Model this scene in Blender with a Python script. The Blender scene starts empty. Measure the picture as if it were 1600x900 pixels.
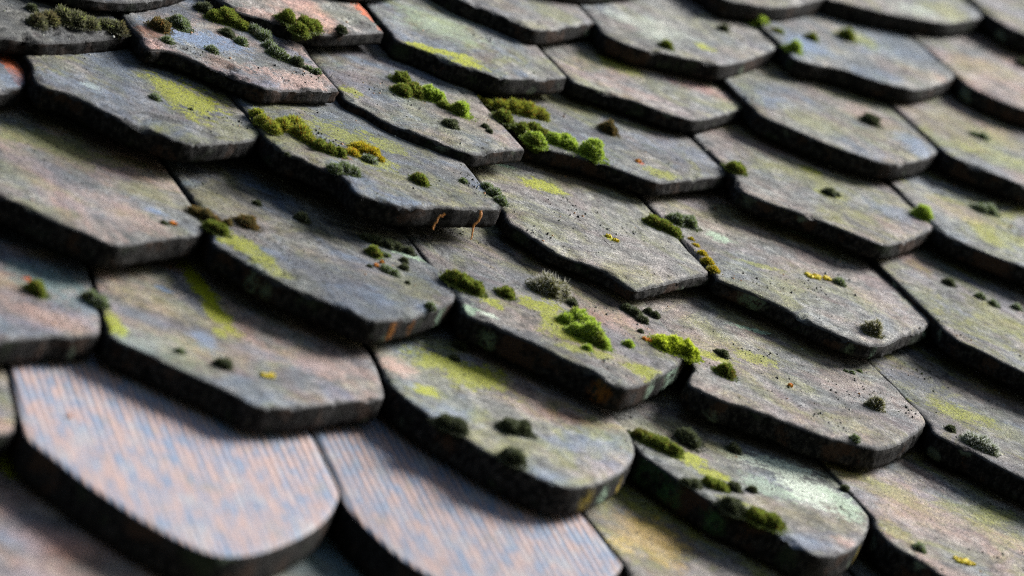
import bpy, bmesh, math, random
from mathutils import Vector, Matrix, noise, Euler

scene = bpy.context.scene
COL = scene.collection
R = math.radians

# ------------------------------------------------------------------ camera, sky, sun, exposure
CAM_LOC = (-1.0998, -3.0073, 1.1027)
CAM_AXES = ((0.865298, -0.305549, 0.397366), (-0.202395, 0.512269, 0.834635), (-0.45858, -0.802633, 0.381424))
CAM_LENS = 157.5
CAM_FOCUS = 2.9182
PITCH = 0.91529
TILT = 0.11711

ROOF_HEIGHT = 3.26                      # height of the middle of the picture above the ground
ROOF_MATRIX = Matrix.Translation((0, 0, ROOF_HEIGHT)) @ Matrix.Rotation(PITCH, 4, 'X')

cam_data = bpy.data.cameras.new('camera')
cam_data.sensor_width = 36.0
cam_data.lens = CAM_LENS
cam_data.clip_start = 0.05
cam_data.clip_end = 5000
cam_data.dof.use_dof = True
cam_data.dof.focus_distance = CAM_FOCUS
cam_data.dof.aperture_fstop = 5.6
cam = bpy.data.objects.new('camera', cam_data)
COL.objects.link(cam)
a, b, c = (Vector(v) for v in CAM_AXES)
cam.matrix_world = ROOF_MATRIX @ Matrix.Translation(CAM_LOC) @ Matrix((a, b, c)).transposed().to_4x4()
scene.camera = cam

SUN_LOCAL = Vector((0.68, 0.40, 0.43)).normalized()     # towards the light, in roof axes (along the rows, up the slope, out)
sun_dir = (ROOF_MATRIX.to_3x3() @ SUN_LOCAL).normalized()
sun_data = bpy.data.lights.new('sun', 'SUN')
sun_data.energy = 4.2
sun_data.angle = R(26)
sun_data.color = (1.0, 0.99, 0.975)
sun = bpy.data.objects.new('sun', sun_data)
COL.objects.link(sun)
sun.rotation_euler = sun_dir.to_track_quat('Z', 'Y').to_euler()
sun.location = (0, 0, 20)

world = bpy.data.worlds.new('World')
scene.world = world
world.use_nodes = True
wn = world.node_tree
sky = wn.nodes.new('ShaderNodeTexSky')
sky.sky_type = 'NISHITA'
sky.sun_disc = False
sky.sun_elevation = math.asin(sun_dir.z)
sky.sun_rotation = math.atan2(sun_dir.x, sun_dir.y)
sky.dust_density = 2.5
wn.links.new(sky.outputs[0], wn.nodes['Background'].inputs[0])
wn.nodes['Background'].inputs[1].default_value = 0.05

scene.cycles.use_denoising = False
scene.cycles.filter_width = 1.1
scene.view_settings.view_transform = 'Standard'
scene.view_settings.look = 'None'
scene.view_settings.gamma = 1
scene.view_settings.use_curve_mapping = False
scene.view_settings.exposure = 1.22

TILES = [
    ((0.6121, -0.0248, 0.0331), -0.03496, 0.0148, 0, None, {'pink': 0.22499999999999998, 'blue': 0.3, 'olive': 0.36, 'dark': 0.405, 'pale': 0.4, 'rough': 0.3, 'chip': 0.0, 'val': 1.0}, [(-0.0697, -0.1475), (-0.0655, -0.17), (-0.0613, -0.1955), (-0.0403, -0.1914), (-0.018, -0.1849), (0.0015, -0.1762), (0.0257, -0.1579), (0.0534, -0.1329), (0.0708, -0.1173)], []),
    ((0.777, 0.0273, 0.0338), -0.03496, 0.0141, 0, None, {'pink': 0.22499999999999998, 'blue': 0.3, 'olive': 0.6, 'dark': 0.405, 'pale': 0.3, 'rough': 0.3, 'chip': 0.0, 'val': 1.0}, [(-0.0962, -0.1754), (-0.0761, -0.1773), (-0.0564, -0.1781), (-0.0224, -0.171), (-0.0007, -0.1685), (0.02, -0.1642), (0.0423, -0.1489), (0.0678, -0.128), (0.0974, -0.1018), (0.102, -0.0868)], [(0.0371, -0.1326, 0.0, 0.0204, 0.0255, 'olive', 0.6, 0.5), (-0.0007, -0.1466, 0.0, 0.034, 0.017, 'pale', 0.3, 0.6)]),
    ((1.011, 0.1217, 0.0348), -0.03496, 0.0148, 0, None, {'pink': 0.22499999999999998, 'blue': 0.3, 'olive': 0.72, 'dark': 0.405, 'pale': 0.2, 'rough': 0.3, 'chip': 0.0, 'val': 1.0}, [(-0.1502, -0.2213), (-0.1456, -0.2406), (-0.1357, -0.2496), (-0.1084, -0.257), (-0.077, -0.2571), (-0.0223, -0.2277), (0.0608, -0.1624), (0.1514, -0.0767)], []),
    ((0.4378, -0.0782, 0.0322), -0.03496, 0.0148, 0, None, {'pink': 0.22499999999999998, 'blue': 0.3, 'olive': 0.36, 'dark': 0.405, 'pale': 0.2, 'rough': 0.5, 'chip': 0.0, 'val': 1.0}, [(-0.1067, -0.1671), (-0.0885, -0.1952), (-0.0621, -0.209), (-0.0187, -0.1947), (0.0385, -0.1498), (0.1077, -0.0835)], []),
    ((0.169, -0.2155, 0.0343), -0.02257, 0.0148, 0, None, {'pink': 0.22499999999999998, 'blue': 0.3, 'olive': 0.36, 'dark': 0.405, 'pale': 0.2, 'rough': 0.5, 'chip': 0.0, 'val': 1.0}, [(-0.087, -0.1425), (-0.0593, -0.1617), (-0.026, -0.1787), (0.0164, -0.1705), (0.0508, -0.1446), (0.0877, -0.1069)], []),
    ((0.3384, -0.198, 0.0298), -0.02257, 0.0141, 0, None, {'pink': 0.22499999999999998, 'blue': 0.3, 'olive': 0.36, 'dark': 0.405, 'pale': 0.4, 'rough': 0.3, 'chip': 0.2, 'val': 1.0}, [(-0.0719, -0.1083), (-0.0598, -0.1217), (-0.0518, -0.1399), (-0.0378, -0.1445), (-0.0238, -0.1534), (-0.0108, -0.165), (-0.0027, -0.1708), (0.0193, -0.156), (0.0474, -0.1311), (0.0724, -0.11)], [(0.0372, -0.1155, 0.0, 0.0204, 0.0204, 'olive', 0.4, 0.5)]),
    ((0.505, -0.1692, 0.0299), -0.02257, 0.0141, 0, None, {'pink': 0.22499999999999998, 'blue': 0.3, 'olive': 0.42, 'dark': 0.405, 'pale': 0.4, 'rough': 0.4, 'chip': 0.0, 'val': 1.0}, [(-0.0952, -0.1442), (-0.0996, -0.1632), (-0.0889, -0.1742), (-0.0734, -0.1804), (-0.053, -0.1752), (-0.0349, -0.1757), (-0.0243, -0.1728), (-0.0097, -0.1732), (-0.0007, -0.1737), (0.0271, -0.1495), (0.0622, -0.1145), (0.0958, -0.0776), (0.1029, -0.0646)], [(-0.0019, -0.1386, 0.0, 0.0102, 0.0085, 'ygreen', 0.6, 0.4), (-0.0414, -0.1158, 0.0, 0.034, 0.0255, 'pale', 0.3, 0.6)]),
    ((0.684, -0.1207, 0.0319), -0.02257, 0.0133, 0, None, {'pink': 0.22499999999999998, 'blue': 0.8, 'olive': 0.36, 'dark': 0.405, 'pale': 0.3, 'rough': 0.5, 'chip': 0.0, 'val': 1.0}, [(-0.0917, -0.1468), (-0.0983, -0.167), (-0.0841, -0.1713), (-0.0509, -0.1625), (-0.0355, -0.1707), (-0.0177, -0.1741), (-0.0022, -0.1744), (0.0122, -0.1731), (0.0355, -0.1547), (0.062, -0.1304), (0.0923, -0.0964), (0.0981, -0.0823), (0.0986, -0.0714)], [(-0.0604, -0.1212, 0.0, 0.0204, 0.0255, 'blue', 0.7, 0.6), (0.0664, -0.1236, 0.0, 0.0136, 0.017, 'pink', 0.5, 0.6), (0.0119, -0.0663, 0.0, 0.0204, 0.017, 'ygreen', 0.3, 0.5)]),
    ((0.8715, -0.0793, 0.033), -0.02257, 0.0141, 0, None, {'pink': 0.5249999999999999, 'blue': 0.3, 'olive': 0.48, 'dark': 0.405, 'pale': 0.2, 'rough': 0.5, 'chip': 0.0, 'val': 1.0}, [(-0.104, -0.156), (-0.1075, -0.1706), (-0.0992, -0.1818), (-0.0858, -0.1945), (-0.0691, -0.2011), (-0.0382, -0.1998), (-0.012, -0.1964), (0.0382, -0.162), (0.1046, -0.1008)], []),
    ((-0.0308, -0.3282, 0.03), -0.01291, 0.0089, 0, None, {'pink': 0.07500000000000001, 'blue': 0.6, 'olive': 0.12, 'dark': 0.675, 'pale': 0.2, 'rough': 0.7, 'chip': 0.0, 'val': 0.55}, [(-0.1076, -0.1321), (-0.0928, -0.1604), (-0.0714, -0.1795), (-0.0484, -0.1928), (-0.0217, -0.1935), (0.0095, -0.1799), (0.0468, -0.1487), (0.0841, -0.1051), (0.1079, -0.0731)], []),
    ((0.1291, -0.3252, 0.0328), -0.01291, 0.0126, 0, 'pinkish brown tile with a chipped orange corner', {'pink': 0.81, 'blue': 0.1, 'olive': 0.12, 'dark': 0.27, 'pale': 0.2, 'rough': 0.5, 'chip': 0.7, 'val': 1.1}, [(-0.0676, -0.1227), (-0.0572, -0.1402), (-0.0305, -0.1429), (-0.0008, -0.1498), (0.0392, -0.1234), (0.068, -0.1025)], [(0.0665, -0.0643, 0.0, 0.0102, 0.017, 'orange', 0.75, 0.25), (0.0671, -0.0982, 0.0, 0.0051, 0.0068, 'orange', 0.5, 0.3), (-0.0405, -0.1371, 0.0, 0.0204, 0.0102, 'pink', 0.6, 0.5)]),
    ((0.2754, -0.3162, 0.0303), -0.01291, 0.0148, 0, None, {'pink': 0.07500000000000001, 'blue': 0.5, 'olive': 0.6, 'dark': 0.27, 'pale': 0.4, 'rough': 0.3, 'chip': 0.0, 'val': 0.95}, [(-0.0703, -0.1045), (-0.0726, -0.1189), (-0.0615, -0.1217), (-0.0489, -0.1284), (-0.0371, -0.1416), (-0.0247, -0.1444), (-0.0089, -0.1473), (0.0046, -0.1475), (0.0322, -0.1301), (0.0546, -0.1177), (0.0706, -0.1044)], [(-0.0418, -0.1206, 0.0, 0.0272, 0.0085, 'ygreen', 0.7, 0.4), (-0.0226, -0.1333, 0.0, 0.0136, 0.0085, 'ygreen', 0.7, 0.4), (-0.0124, -0.0566, 0.0, 0.034, 0.034, 'mint', 0.3, 0.6), (-0.0854, -0.1838, 0.0, 0.0136, 0.0085, 'ygreen', 0.3, 0.5)]),
    ((0.4408, -0.2977, 0.0254), -0.01291, 0.0118, 0, None, {'pink': 0.6000000000000001, 'blue': 0.15, 'olive': 0.48, 'dark': 0.405, 'pale': 0.3, 'rough': 0.4, 'chip': 0.0, 'val': 1.0}, [(-0.0865, -0.1112), (-0.0868, -0.1179), (-0.0756, -0.1205), (-0.0509, -0.1249), (-0.0356, -0.1305), (-0.0237, -0.136), (-0.0107, -0.1389), (-0.0018, -0.1393), (0.0082, -0.137), (0.0338, -0.1164), (0.0605, -0.0901), (0.0868, -0.0655)], [(0.0503, -0.0552, 0.0, 0.0272, 0.0119, 'red', 0.5, 0.6), (0.0844, -0.0409, 0.0, 0.0051, 0.0051, 'ygreen', 0.8, 0.3), (-0.022, -0.0466, 0.0, 0.0204, 0.0204, 'ygreen', 0.3, 0.6)]),
    ((0.6014, -0.2728, 0.0306), -0.01291, 0.0148, 0, None, {'pink': 0.375, 'blue': 0.7, 'olive': 0.48, 'dark': 0.405, 'pale': 0.2, 'rough': 0.5, 'chip': 0.0, 'val': 0.9}, [(-0.0873, -0.1158), (-0.0898, -0.1284), (-0.0791, -0.1389), (-0.0646, -0.1474), (-0.0442, -0.1628), (-0.0199, -0.17), (-0.0027, -0.173), (0.0187, -0.1642), (0.0435, -0.1454), (0.0699, -0.1203), (0.0876, -0.0996), (0.0919, -0.0834), (0.0906, -0.0651)], [(0.0582, -0.1102, 0.0, 0.017, 0.0238, 'blue', 0.8, 0.6), (-0.0351, -0.1139, 0.0, 0.0238, 0.0204, 'olive', 0.5, 0.5), (0.0351, -0.0628, 0.0, 0.0204, 0.0238, 'pink', 0.4, 0.6)]),
    ((0.7866, -0.2353, 0.0315), -0.01291, 0.0148, 0, None, {'pink': 0.44999999999999996, 'blue': 0.3, 'olive': 0.72, 'dark': 0.405, 'pale': 0.2, 'rough': 0.5, 'chip': 0.0, 'val': 1.0}, [(-0.1063, -0.1527), (-0.106, -0.1596), (-0.1001, -0.1668), (-0.0853, -0.1755), (-0.069, -0.1813), (-0.0555, -0.1924), (-0.0287, -0.1859), (0.0315, -0.1414), (0.1066, -0.0732)], [(-0.0464, -0.1325, 0.0, 0.0306, 0.0255, 'ygreen', 0.21, 0.6)]),
    ((-0.101, -0.4544, 0.0323), -0.00731, 0.0148, 0, 'dark worn tile under a shaggy mat of moss', {'pink': 0.07500000000000001, 'blue': 0.3, 'olive': 0.12, 'dark': 1.215, 'pale': 0.2, 'rough': 0.9, 'chip': 1.0, 'val': 0.4}, [(-0.0839, -0.1336), (-0.0703, -0.1471), (-0.0518, -0.1575), (-0.0319, -0.1475), (-0.0121, -0.1394), (0.0049, -0.1365), (0.0471, -0.1044), (0.0769, -0.0813), (0.084, -0.0731), (0.0848, -0.0629)], []),
    ((0.0504, -0.4338, 0.0346), -0.00731, 0.0133, 0, 'broken tile with flaking pink and blue-grey surface and a cracked end', {'pink': 0.81, 'blue': 0.6, 'olive': 0.06, 'dark': 0.3375, 'pale': 0.2, 'rough': 0.8, 'chip': 0.9, 'val': 0.9}, [(-0.0722, -0.1072), (-0.0735, -0.1213), (-0.0707, -0.1321), (-0.0584, -0.1242), (-0.048, -0.1256), (-0.0308, -0.1341), (-0.0162, -0.1461), (-0.004, -0.1557), (0.0054, -0.1576), (0.0226, -0.1462), (0.0378, -0.1385), (0.055, -0.13), (0.0724, -0.1169)], [(-0.0269, -0.0879, 0.0, 0.0374, 0.0204, 'blue', 0.9, 0.5), (-0.0612, -0.102, 0.0, 0.0119, 0.0136, 'rust', 0.8, 0.4), (-0.018, -0.1244, 0.0, 0.017, 0.0102, 'rust', 0.35, 0.5), (0.0388, -0.1279, 0.0, 0.034, 0.017, 'pink', 0.7, 0.5), (-0.0252, -0.0357, 0.0, 0.0272, 0.017, 'slate', 0.9, 0.5)]),
    ((0.1967, -0.4511, 0.0299), -0.00731, 0.0126, 0, None, {'pink': 0.30000000000000004, 'blue': 0.6, 'olive': 0.36, 'dark': 0.405, 'pale': 0.3, 'rough': 0.6, 'chip': 0.2, 'val': 0.85}, [(-0.0661, -0.084), (-0.0674, -0.0954), (-0.0635, -0.1022), (-0.0541, -0.1074), (-0.0486, -0.123), (-0.0357, -0.1314), (-0.0224, -0.1388), (-0.0114, -0.1438), (-0.0, -0.1478), (0.0107, -0.1493), (0.0269, -0.1372), (0.05, -0.1205), (0.0662, -0.1078)], [(-0.0568, -0.0766, 0.0, 0.0102, 0.0102, 'ygreen', 0.5, 0.5), (0.054, -0.0984, 0.0, 0.017, 0.0136, 'pink', 0.4, 0.5), (0.0244, 0.0175, 0.0, 0.034, 0.034, 'blue', 0.18, 0.6)]),
    ((0.3689, -0.4322, 0.0246), -0.00731, 0.0126, 0, None, {'pink': 0.15000000000000002, 'blue': 0.5, 'olive': 0.6, 'dark': 0.405, 'pale': 0.2, 'rough': 0.6, 'chip': 0.0, 'val': 0.85}, [(-0.0917, -0.102), (-0.0803, -0.1072), (-0.0562, -0.1062), (-0.0393, -0.1065), (-0.0244, -0.1117), (-0.0106, -0.1194), (0.0044, -0.1205), (0.0325, -0.1003), (0.0503, -0.0882), (0.0767, -0.0692), (0.0918, -0.0576)], [(0.0146, -0.0999, 0.0, 0.017, 0.0102, 'ygreen', 0.45, 0.5), (0.0027, -0.0859, 0.0, 0.0034, 0.0034, 'orange', 0.8, 0.3), (0.0671, -0.0349, 0.0, 0.0204, 0.017, 'blue', 0.4, 0.6)]),
    ((0.5417, -0.4156, 0.0266), -0.00731, 0.0133, 0, None, {'pink': 0.44999999999999996, 'blue': 0.2, 'olive': 0.6, 'dark': 0.405, 'pale': 0.2, 'rough': 0.7, 'chip': 0.0, 'val': 0.92}, [(-0.0877, -0.0871), (-0.0966, -0.1103), (-0.0917, -0.1225), (-0.0772, -0.1301), (-0.0584, -0.1355), (-0.0354, -0.1433), (-0.0162, -0.1591), (-0.0023, -0.1637), (0.0124, -0.156), (0.0371, -0.1361), (0.0646, -0.1079), (0.0878, -0.0869), (0.0921, -0.0699), (0.0901, -0.0513)], [(0.0069, -0.0296, 0.0, 0.0119, 0.0085, 'ygreen', 0.48, 0.35), (-0.0022, -0.0753, 0.0, 0.0153, 0.0085, 'ygreen', 0.42, 0.4), (0.0069, -0.1106, 0.0, 0.0102, 0.0102, 'olive', 0.5, 0.4), (-0.0108, -0.0414, 0.0, 0.0374, 0.0272, 'olive', 0.35, 0.6), (0.0462, -0.0813, 0.0, 0.017, 0.0204, 'blue', 0.4, 0.6)]),
    ((0.7296, -0.3967, 0.0286), -0.00731, 0.0141, 0, None, {'pink': 0.30000000000000004, 'blue': 0.3, 'olive': 0.96, 'dark': 0.405, 'pale': 0.2, 'rough': 0.6, 'chip': 0.0, 'val': 1.0}, [(-0.1118, -0.1262), (-0.1116, -0.1338), (-0.1036, -0.1397), (-0.0903, -0.1498), (-0.0759, -0.1578), (-0.0601, -0.1633), (-0.0342, -0.177), (-0.0085, -0.1713), (0.0431, -0.1308), (0.1119, -0.0625)], [(-0.0518, -0.1066, 0.0, 0.034, 0.0204, 'ygreen', 0.24, 0.6), (-0.0643, -0.0665, 0.0, 0.0255, 0.0204, 'pink', 0.3, 0.6)]),
    ((-0.1973, -0.5663, 0.0266), 0.00369, 0.0148, 0, 'tile end with a bare orange streak at the left edge', {'pink': 0.44999999999999996, 'blue': 0.8, 'olive': 0.36, 'dark': 0.54, 'pale': 0.2, 'rough': 0.5, 'chip': 0.0, 'val': 0.72}, [(-0.0816, -0.0917), (-0.0596, -0.1194), (-0.0343, -0.1325), (-0.0055, -0.1324), (0.0235, -0.117), (0.0555, -0.0923), (0.0669, -0.0826), (0.0815, -0.0688), (0.0896, -0.0357)], [(0.0798, -0.0332, 0.0, 0.0085, 0.034, 'orange', 0.85, 0.3), (0.072, -0.07, 0.0, 0.034, 0.0204, 'blue', 0.6, 0.5)]),
    ((-0.031, -0.5298, 0.0293), 0.00369, 0.0155, 0, None, {'pink': 0.1875, 'blue': 0.5, 'olive': 0.84, 'dark': 0.4725, 'pale': 0.2, 'rough': 0.7, 'chip': 0.3, 'val': 0.72}, [(-0.0794, -0.0808), (-0.0855, -0.1061), (-0.0841, -0.1217), (-0.079, -0.1239), (-0.0638, -0.1218), (-0.054, -0.1333), (-0.0428, -0.1445), (-0.0336, -0.1527), (-0.0197, -0.1554), (-0.0071, -0.162), (0.0047, -0.1621), (0.0267, -0.1495), (0.0467, -0.1345), (0.0653, -0.1199), (0.0794, -0.0993), (0.0819, -0.087), (0.0795, -0.0757)], [(0.0336, -0.0768, 0.0, 0.0238, 0.034, 'ygreen', 0.75, 0.5), (0.0158, -0.0788, 0.0, 0.0085, 0.0272, 'ygreen', 0.4, 0.5), (-0.0442, -0.0979, 0.0, 0.0085, 0.0085, 'pale', 0.8, 0.3), (0.0009, -0.1259, 0.0, 0.0153, 0.0051, 'dark', 0.8, 0.3), (-0.0533, -0.0992, 0.0, 0.034, 0.017, 'blue', 0.5, 0.6), (0.049, -0.1125, 0.0, 0.0204, 0.0255, 'olive', 0.4, 0.6)]),
    ((0.1222, -0.556, 0.0348), 0.00369, 0.0163, 0, None, {'pink': 0.15000000000000002, 'blue': 0.7, 'olive': 0.6, 'dark': 0.54, 'pale': 0.2, 'rough': 0.8, 'chip': 0.25, 'val': 0.78}, [(-0.0825, -0.0971), (-0.0823, -0.1111), (-0.0759, -0.1169), (-0.0616, -0.1197), (-0.0512, -0.1292), (-0.0425, -0.1347), (-0.0443, -0.1632), (-0.0324, -0.1617), (-0.0183, -0.1649), (-0.0036, -0.1628), (0.0248, -0.1454), (0.0365, -0.1436), (0.0572, -0.131), (0.0772, -0.1209), (0.0824, -0.1139)], [(-0.0025, -0.0926, 0.0, 0.0136, 0.017, 'ygreen', 0.5, 0.5), (-0.0098, -0.0488, 0.0, 0.0272, 0.0204, 'ygreen', 0.45, 0.6), (0.0185, -0.0487, 0.0, 0.017, 0.017, 'ygreen', 0.35, 0.6), (-0.0302, -0.0925, 0.0, 0.0068, 0.0085, 'orange', 0.3, 0.4), (0.0007, -0.1579, 0.0, 0.034, 0.0102, 'blue', 0.6, 0.5)]),
    ((0.2971, -0.5802, 0.0243), 0.00369, 0.0111, 0, None, {'pink': 0.1875, 'blue': 0.1, 'olive': 0.42, 'dark': 0.2025, 'pale': 0.25, 'rough': 0.9, 'chip': 0.2, 'val': 1.1}, [(-0.0745, -0.0597), (-0.0826, -0.0834), (-0.0744, -0.093), (-0.0698, -0.1013), (-0.0677, -0.112), (-0.0608, -0.1187), (-0.0498, -0.1233), (-0.0409, -0.129), (-0.0299, -0.1336), (-0.0229, -0.1436), (-0.0191, -0.1534), (-0.0129, -0.154), (0.0069, -0.1387), (0.0257, -0.1225), (0.041, -0.1106), (0.0544, -0.0997), (0.0744, -0.0854)], [(-0.0161, 0.0096, 0.0, 0.017, 0.0119, 'ygreen', 0.6, 0.5), (0.0052, -0.0667, 0.0, 0.0085, 0.0051, 'ygreen', 0.7, 0.35), (-0.0348, 0.0344, 0.0, 0.0102, 0.0034, 'mint', 0.7, 0.4), (-0.0338, -0.0569, 0.0, 0.0238, 0.0085, 'dark', 0.35, 0.5)]),
    ((0.4676, -0.5832, 0.0242), 0.00369, 0.0126, 0, None, {'pink': 0.3375, 'blue': 0.2, 'olive': 0.42, 'dark': 0.27, 'pale': 0.35, 'rough': 1.0, 'chip': 0.0, 'val': 1.1}, [(-0.096, -0.0842), (-0.0975, -0.0927), (-0.0861, -0.0974), (-0.0747, -0.1055), (-0.0612, -0.113), (-0.0508, -0.1267), (-0.0394, -0.1382), (-0.0269, -0.1474), (-0.0144, -0.1533), (0.0025, -0.1503), (0.0233, -0.1333), (0.0451, -0.1113), (0.0654, -0.096), (0.0856, -0.0744), (0.0959, -0.0602), (0.0973, -0.0417), (0.0904, -0.0235)], [(-0.0544, -0.004, 0.0, 0.0119, 0.0102, 'mint', 0.55, 0.4), (-0.073, -0.0277, 0.0, 0.0153, 0.0136, 'dark', 0.35, 0.5), (0.041, 0.0527, 0.0, 0.0221, 0.0034, 'mint', 0.8, 0.35), (-0.0386, -0.0419, 0.0, 0.017, 0.0051, 'ygreen', 0.3, 0.5), (0.0551, -0.0531, 0.0, 0.0255, 0.0255, 'pink', 0.3, 0.6), (-0.0346, -0.0766, 0.0, 0.0255, 0.017, 'olive', 0.35, 0.6), (-0.074, -0.1059, -0.0072, 0.0085, 0.0119, 'sidelichen', 0.9, 0.3), (-0.0187, -0.1513, -0.0072, 0.0051, 0.0085, 'sidelichen', 0.7, 0.3), (0.0749, -0.0859, -0.0072, 0.0051, 0.0102, 'sidemint', 0.7, 0.4), (0.0022, -0.1503, -0.0072, 0.0034, 0.0068, 'sidemint', 0.7, 0.3)]),
    ((0.659, -0.569, 0.0267), 0.00369, 0.0148, 0, None, {'pink': 0.375, 'blue': 0.3, 'olive': 0.84, 'dark': 0.405, 'pale': 0.2, 'rough': 0.7, 'chip': 0.0, 'val': 0.85}, [(-0.1088, -0.0951), (-0.1116, -0.107), (-0.1102, -0.116), (-0.1081, -0.1289), (-0.0946, -0.137), (-0.0831, -0.1487), (-0.0717, -0.1604), (-0.0486, -0.1761), (-0.0138, -0.1714), (0.0449, -0.1265), (0.1087, -0.0658)], [(-0.0653, 0.0233, 0.0, 0.017, 0.0204, 'red', 0.3, 0.6), (-0.0391, -0.0615, 0.0, 0.0272, 0.034, 'ygreen', 0.21, 0.6), (-0.0601, -0.0397, 0.0, 0.017, 0.017, 'dark', 0.4, 0.6)]),
    ((-0.1169, -0.704, 0.0233), 0.00713, 0.0177, 0, None, {'pink': 0.81, 'blue': 0.25, 'olive': 0.36, 'dark': 0.27, 'pale': 0.2, 'rough': 0.5, 'chip': 0.0, 'val': 0.88}, [(-0.086, -0.0608), (-0.0727, -0.0791), (-0.0554, -0.0905), (-0.0433, -0.0962), (-0.0333, -0.1094), (-0.0219, -0.1178), (-0.0116, -0.1204), (-0.0012, -0.1274), (0.0048, -0.1305), (0.0177, -0.1246), (0.0368, -0.1085), (0.0557, -0.0937), (0.0737, -0.0822), (0.0859, -0.0693), (0.089, -0.0611), (0.0921, -0.0349), (0.0929, -0.006)], [(0.0107, 0.0246, 0.0, 0.051, 0.0204, 'olive', 0.6, 0.6), (0.0564, -0.0539, 0.0, 0.0085, 0.0051, 'blue', 0.9, 0.3), (0.0298, -0.0684, 0.0, 0.0255, 0.0255, 'pink', 0.4, 0.6), (0.0587, -0.0233, 0.0, 0.0272, 0.0136, 'olive', 0.4, 0.6), (0.0205, -0.015, 0.0, 0.034, 0.0204, 'dark', 0.25, 0.6)]),
    ((0.0561, -0.7099, 0.0242), 0.00713, 0.0177, 0, None, {'pink': 0.26249999999999996, 'blue': 0.75, 'olive': 0.42, 'dark': 0.54, 'pale': 0.2, 'rough': 0.8, 'chip': 0.3, 'val': 0.72}, [(-0.0796, -0.0029), (-0.081, -0.032), (-0.0854, -0.0654), (-0.0901, -0.084), (-0.0887, -0.0928), (-0.0817, -0.0914), (-0.0767, -0.098), (-0.072, -0.1098), (-0.0632, -0.1178), (-0.0544, -0.1258), (-0.0434, -0.1314), (-0.0333, -0.1356), (-0.021, -0.1419), (-0.0145, -0.1522), (-0.003, -0.1527), (0.0164, -0.1401), (0.042, -0.1197), (0.0614, -0.1006), (0.0775, -0.0826), (0.0853, -0.0691), (0.0866, -0.0554), (0.0856, -0.0363)], [(-0.0667, -0.0751, 0.0, 0.0136, 0.017, 'ygreen', 0.95, 0.45), (-0.0569, -0.0909, 0.0, 0.0119, 0.0136, 'ygreen', 0.85, 0.45), (-0.0517, -0.107, 0.0, 0.0102, 0.0085, 'ygreen', 0.5, 0.45), (-0.078, -0.064, 0.0, 0.0085, 0.0085, 'ygreen', 0.6, 0.4), (-0.0199, -0.0906, 0.0, 0.034, 0.0238, 'slate', 0.8, 0.6), (0.0757, -0.0199, 0.0, 0.0153, 0.0051, 'mint', 0.95, 0.35), (0.0638, -0.0113, 0.0, 0.017, 0.0051, 'mint', 0.6, 0.4), (0.0001, -0.1318, 0.0, 0.034, 0.017, 'slate', 0.5, 0.6), (0.0512, -0.0781, 0.0, 0.017, 0.0204, 'olive', 0.4, 0.6), (0.0143, -0.1414, -0.0102, 0.0034, 0.0085, 'sideorange', 0.95, 0.3), (0.0325, -0.1272, -0.0102, 0.0034, 0.0085, 'sideorange', 0.5, 0.4), (-0.0692, -0.1123, -0.0102, 0.0034, 0.0051, 'sidelichen', 0.8, 0.3), (-0.0623, -0.1186, -0.0102, 0.0037, 0.0051, 'sidelichen', 0.8, 0.3), (0.0631, -0.0987, -0.0102, 0.0051, 0.0102, 'sidemint', 0.8, 0.4)]),
    ((0.222, -0.7191, 0.0259), 0.00713, 0.0192, 0, None, {'pink': 0.44999999999999996, 'blue': 0.25, 'olive': 0.6, 'dark': 0.54, 'pale': 0.2, 'rough': 0.9, 'chip': 0.4, 'val': 0.82}, [(-0.0858, -0.0725), (-0.0909, -0.0895), (-0.0871, -0.099), (-0.0768, -0.1037), (-0.0656, -0.1136), (-0.0531, -0.1204), (-0.042, -0.1307), (-0.0339, -0.1404), (-0.0252, -0.1452), (-0.0173, -0.1553), (-0.011, -0.1622), (-0.0026, -0.1623), (0.0162, -0.1459), (0.0386, -0.1238), (0.064, -0.0954), (0.0857, -0.0708)], [(-0.0611, -0.0665, 0.0, 0.0094, 0.0085, 'ygreen', 1.0, 0.3), (-0.0836, -0.0853, 0.0, 0.0102, 0.0085, 'mint', 0.95, 0.35), (-0.0742, -0.09, 0.0, 0.0068, 0.0051, 'pale', 0.8, 0.35), (-0.0163, -0.0586, 0.0, 0.0102, 0.0204, 'ygreen', 1.0, 0.35), (-0.0172, -0.0762, 0.0, 0.0119, 0.0136, 'ygreen', 0.9, 0.4), (-0.0154, -0.1157, 0.0, 0.0204, 0.0085, 'ygreen', 0.5, 0.45), (0.0253, -0.1261, 0.0, 0.017, 0.0102, 'ygreen', 0.7, 0.4), (0.0376, -0.0445, 0.0, 0.0238, 0.017, 'pink', 0.6, 0.5), (-0.0098, 0.0005, 0.0, 0.0204, 0.0204, 'slate', 0.4, 0.6), (-0.0657, -0.1139, 0.0, 0.0238, 0.0136, 'slate', 0.6, 0.5), (-0.0443, -0.1496, 0.0, 0.0204, 0.0119, 'slate', 0.5, 0.5), (0.0218, -0.0426, 0.0, 0.0136, 0.0102, 'rust', 0.4, 0.5), (-0.0755, -0.1049, -0.0111, 0.006, 0.0102, 'sidelichen', 0.8, 0.35), (-0.0738, -0.1064, -0.0111, 0.0043, 0.0051, 'sidelichen', 0.8, 0.3), (0.0578, -0.1023, -0.0111, 0.0119, 0.017, 'sidemint', 0.85, 0.5), (0.0286, -0.1336, -0.0111, 0.0068, 0.0102, 'sidemint', 0.6, 0.4), (-0.0171, -0.1555, -0.0111, 0.0051, 0.0102, 'sideorange', 0.5, 0.4), (-0.0175, -0.0524, 0.0, 0.0153, 0.017, 'ygreen', 1.0, 0.5), (-0.02, -0.0918, 0.0, 0.017, 0.0119, 'ygreen', 0.8, 0.5)]),
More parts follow.
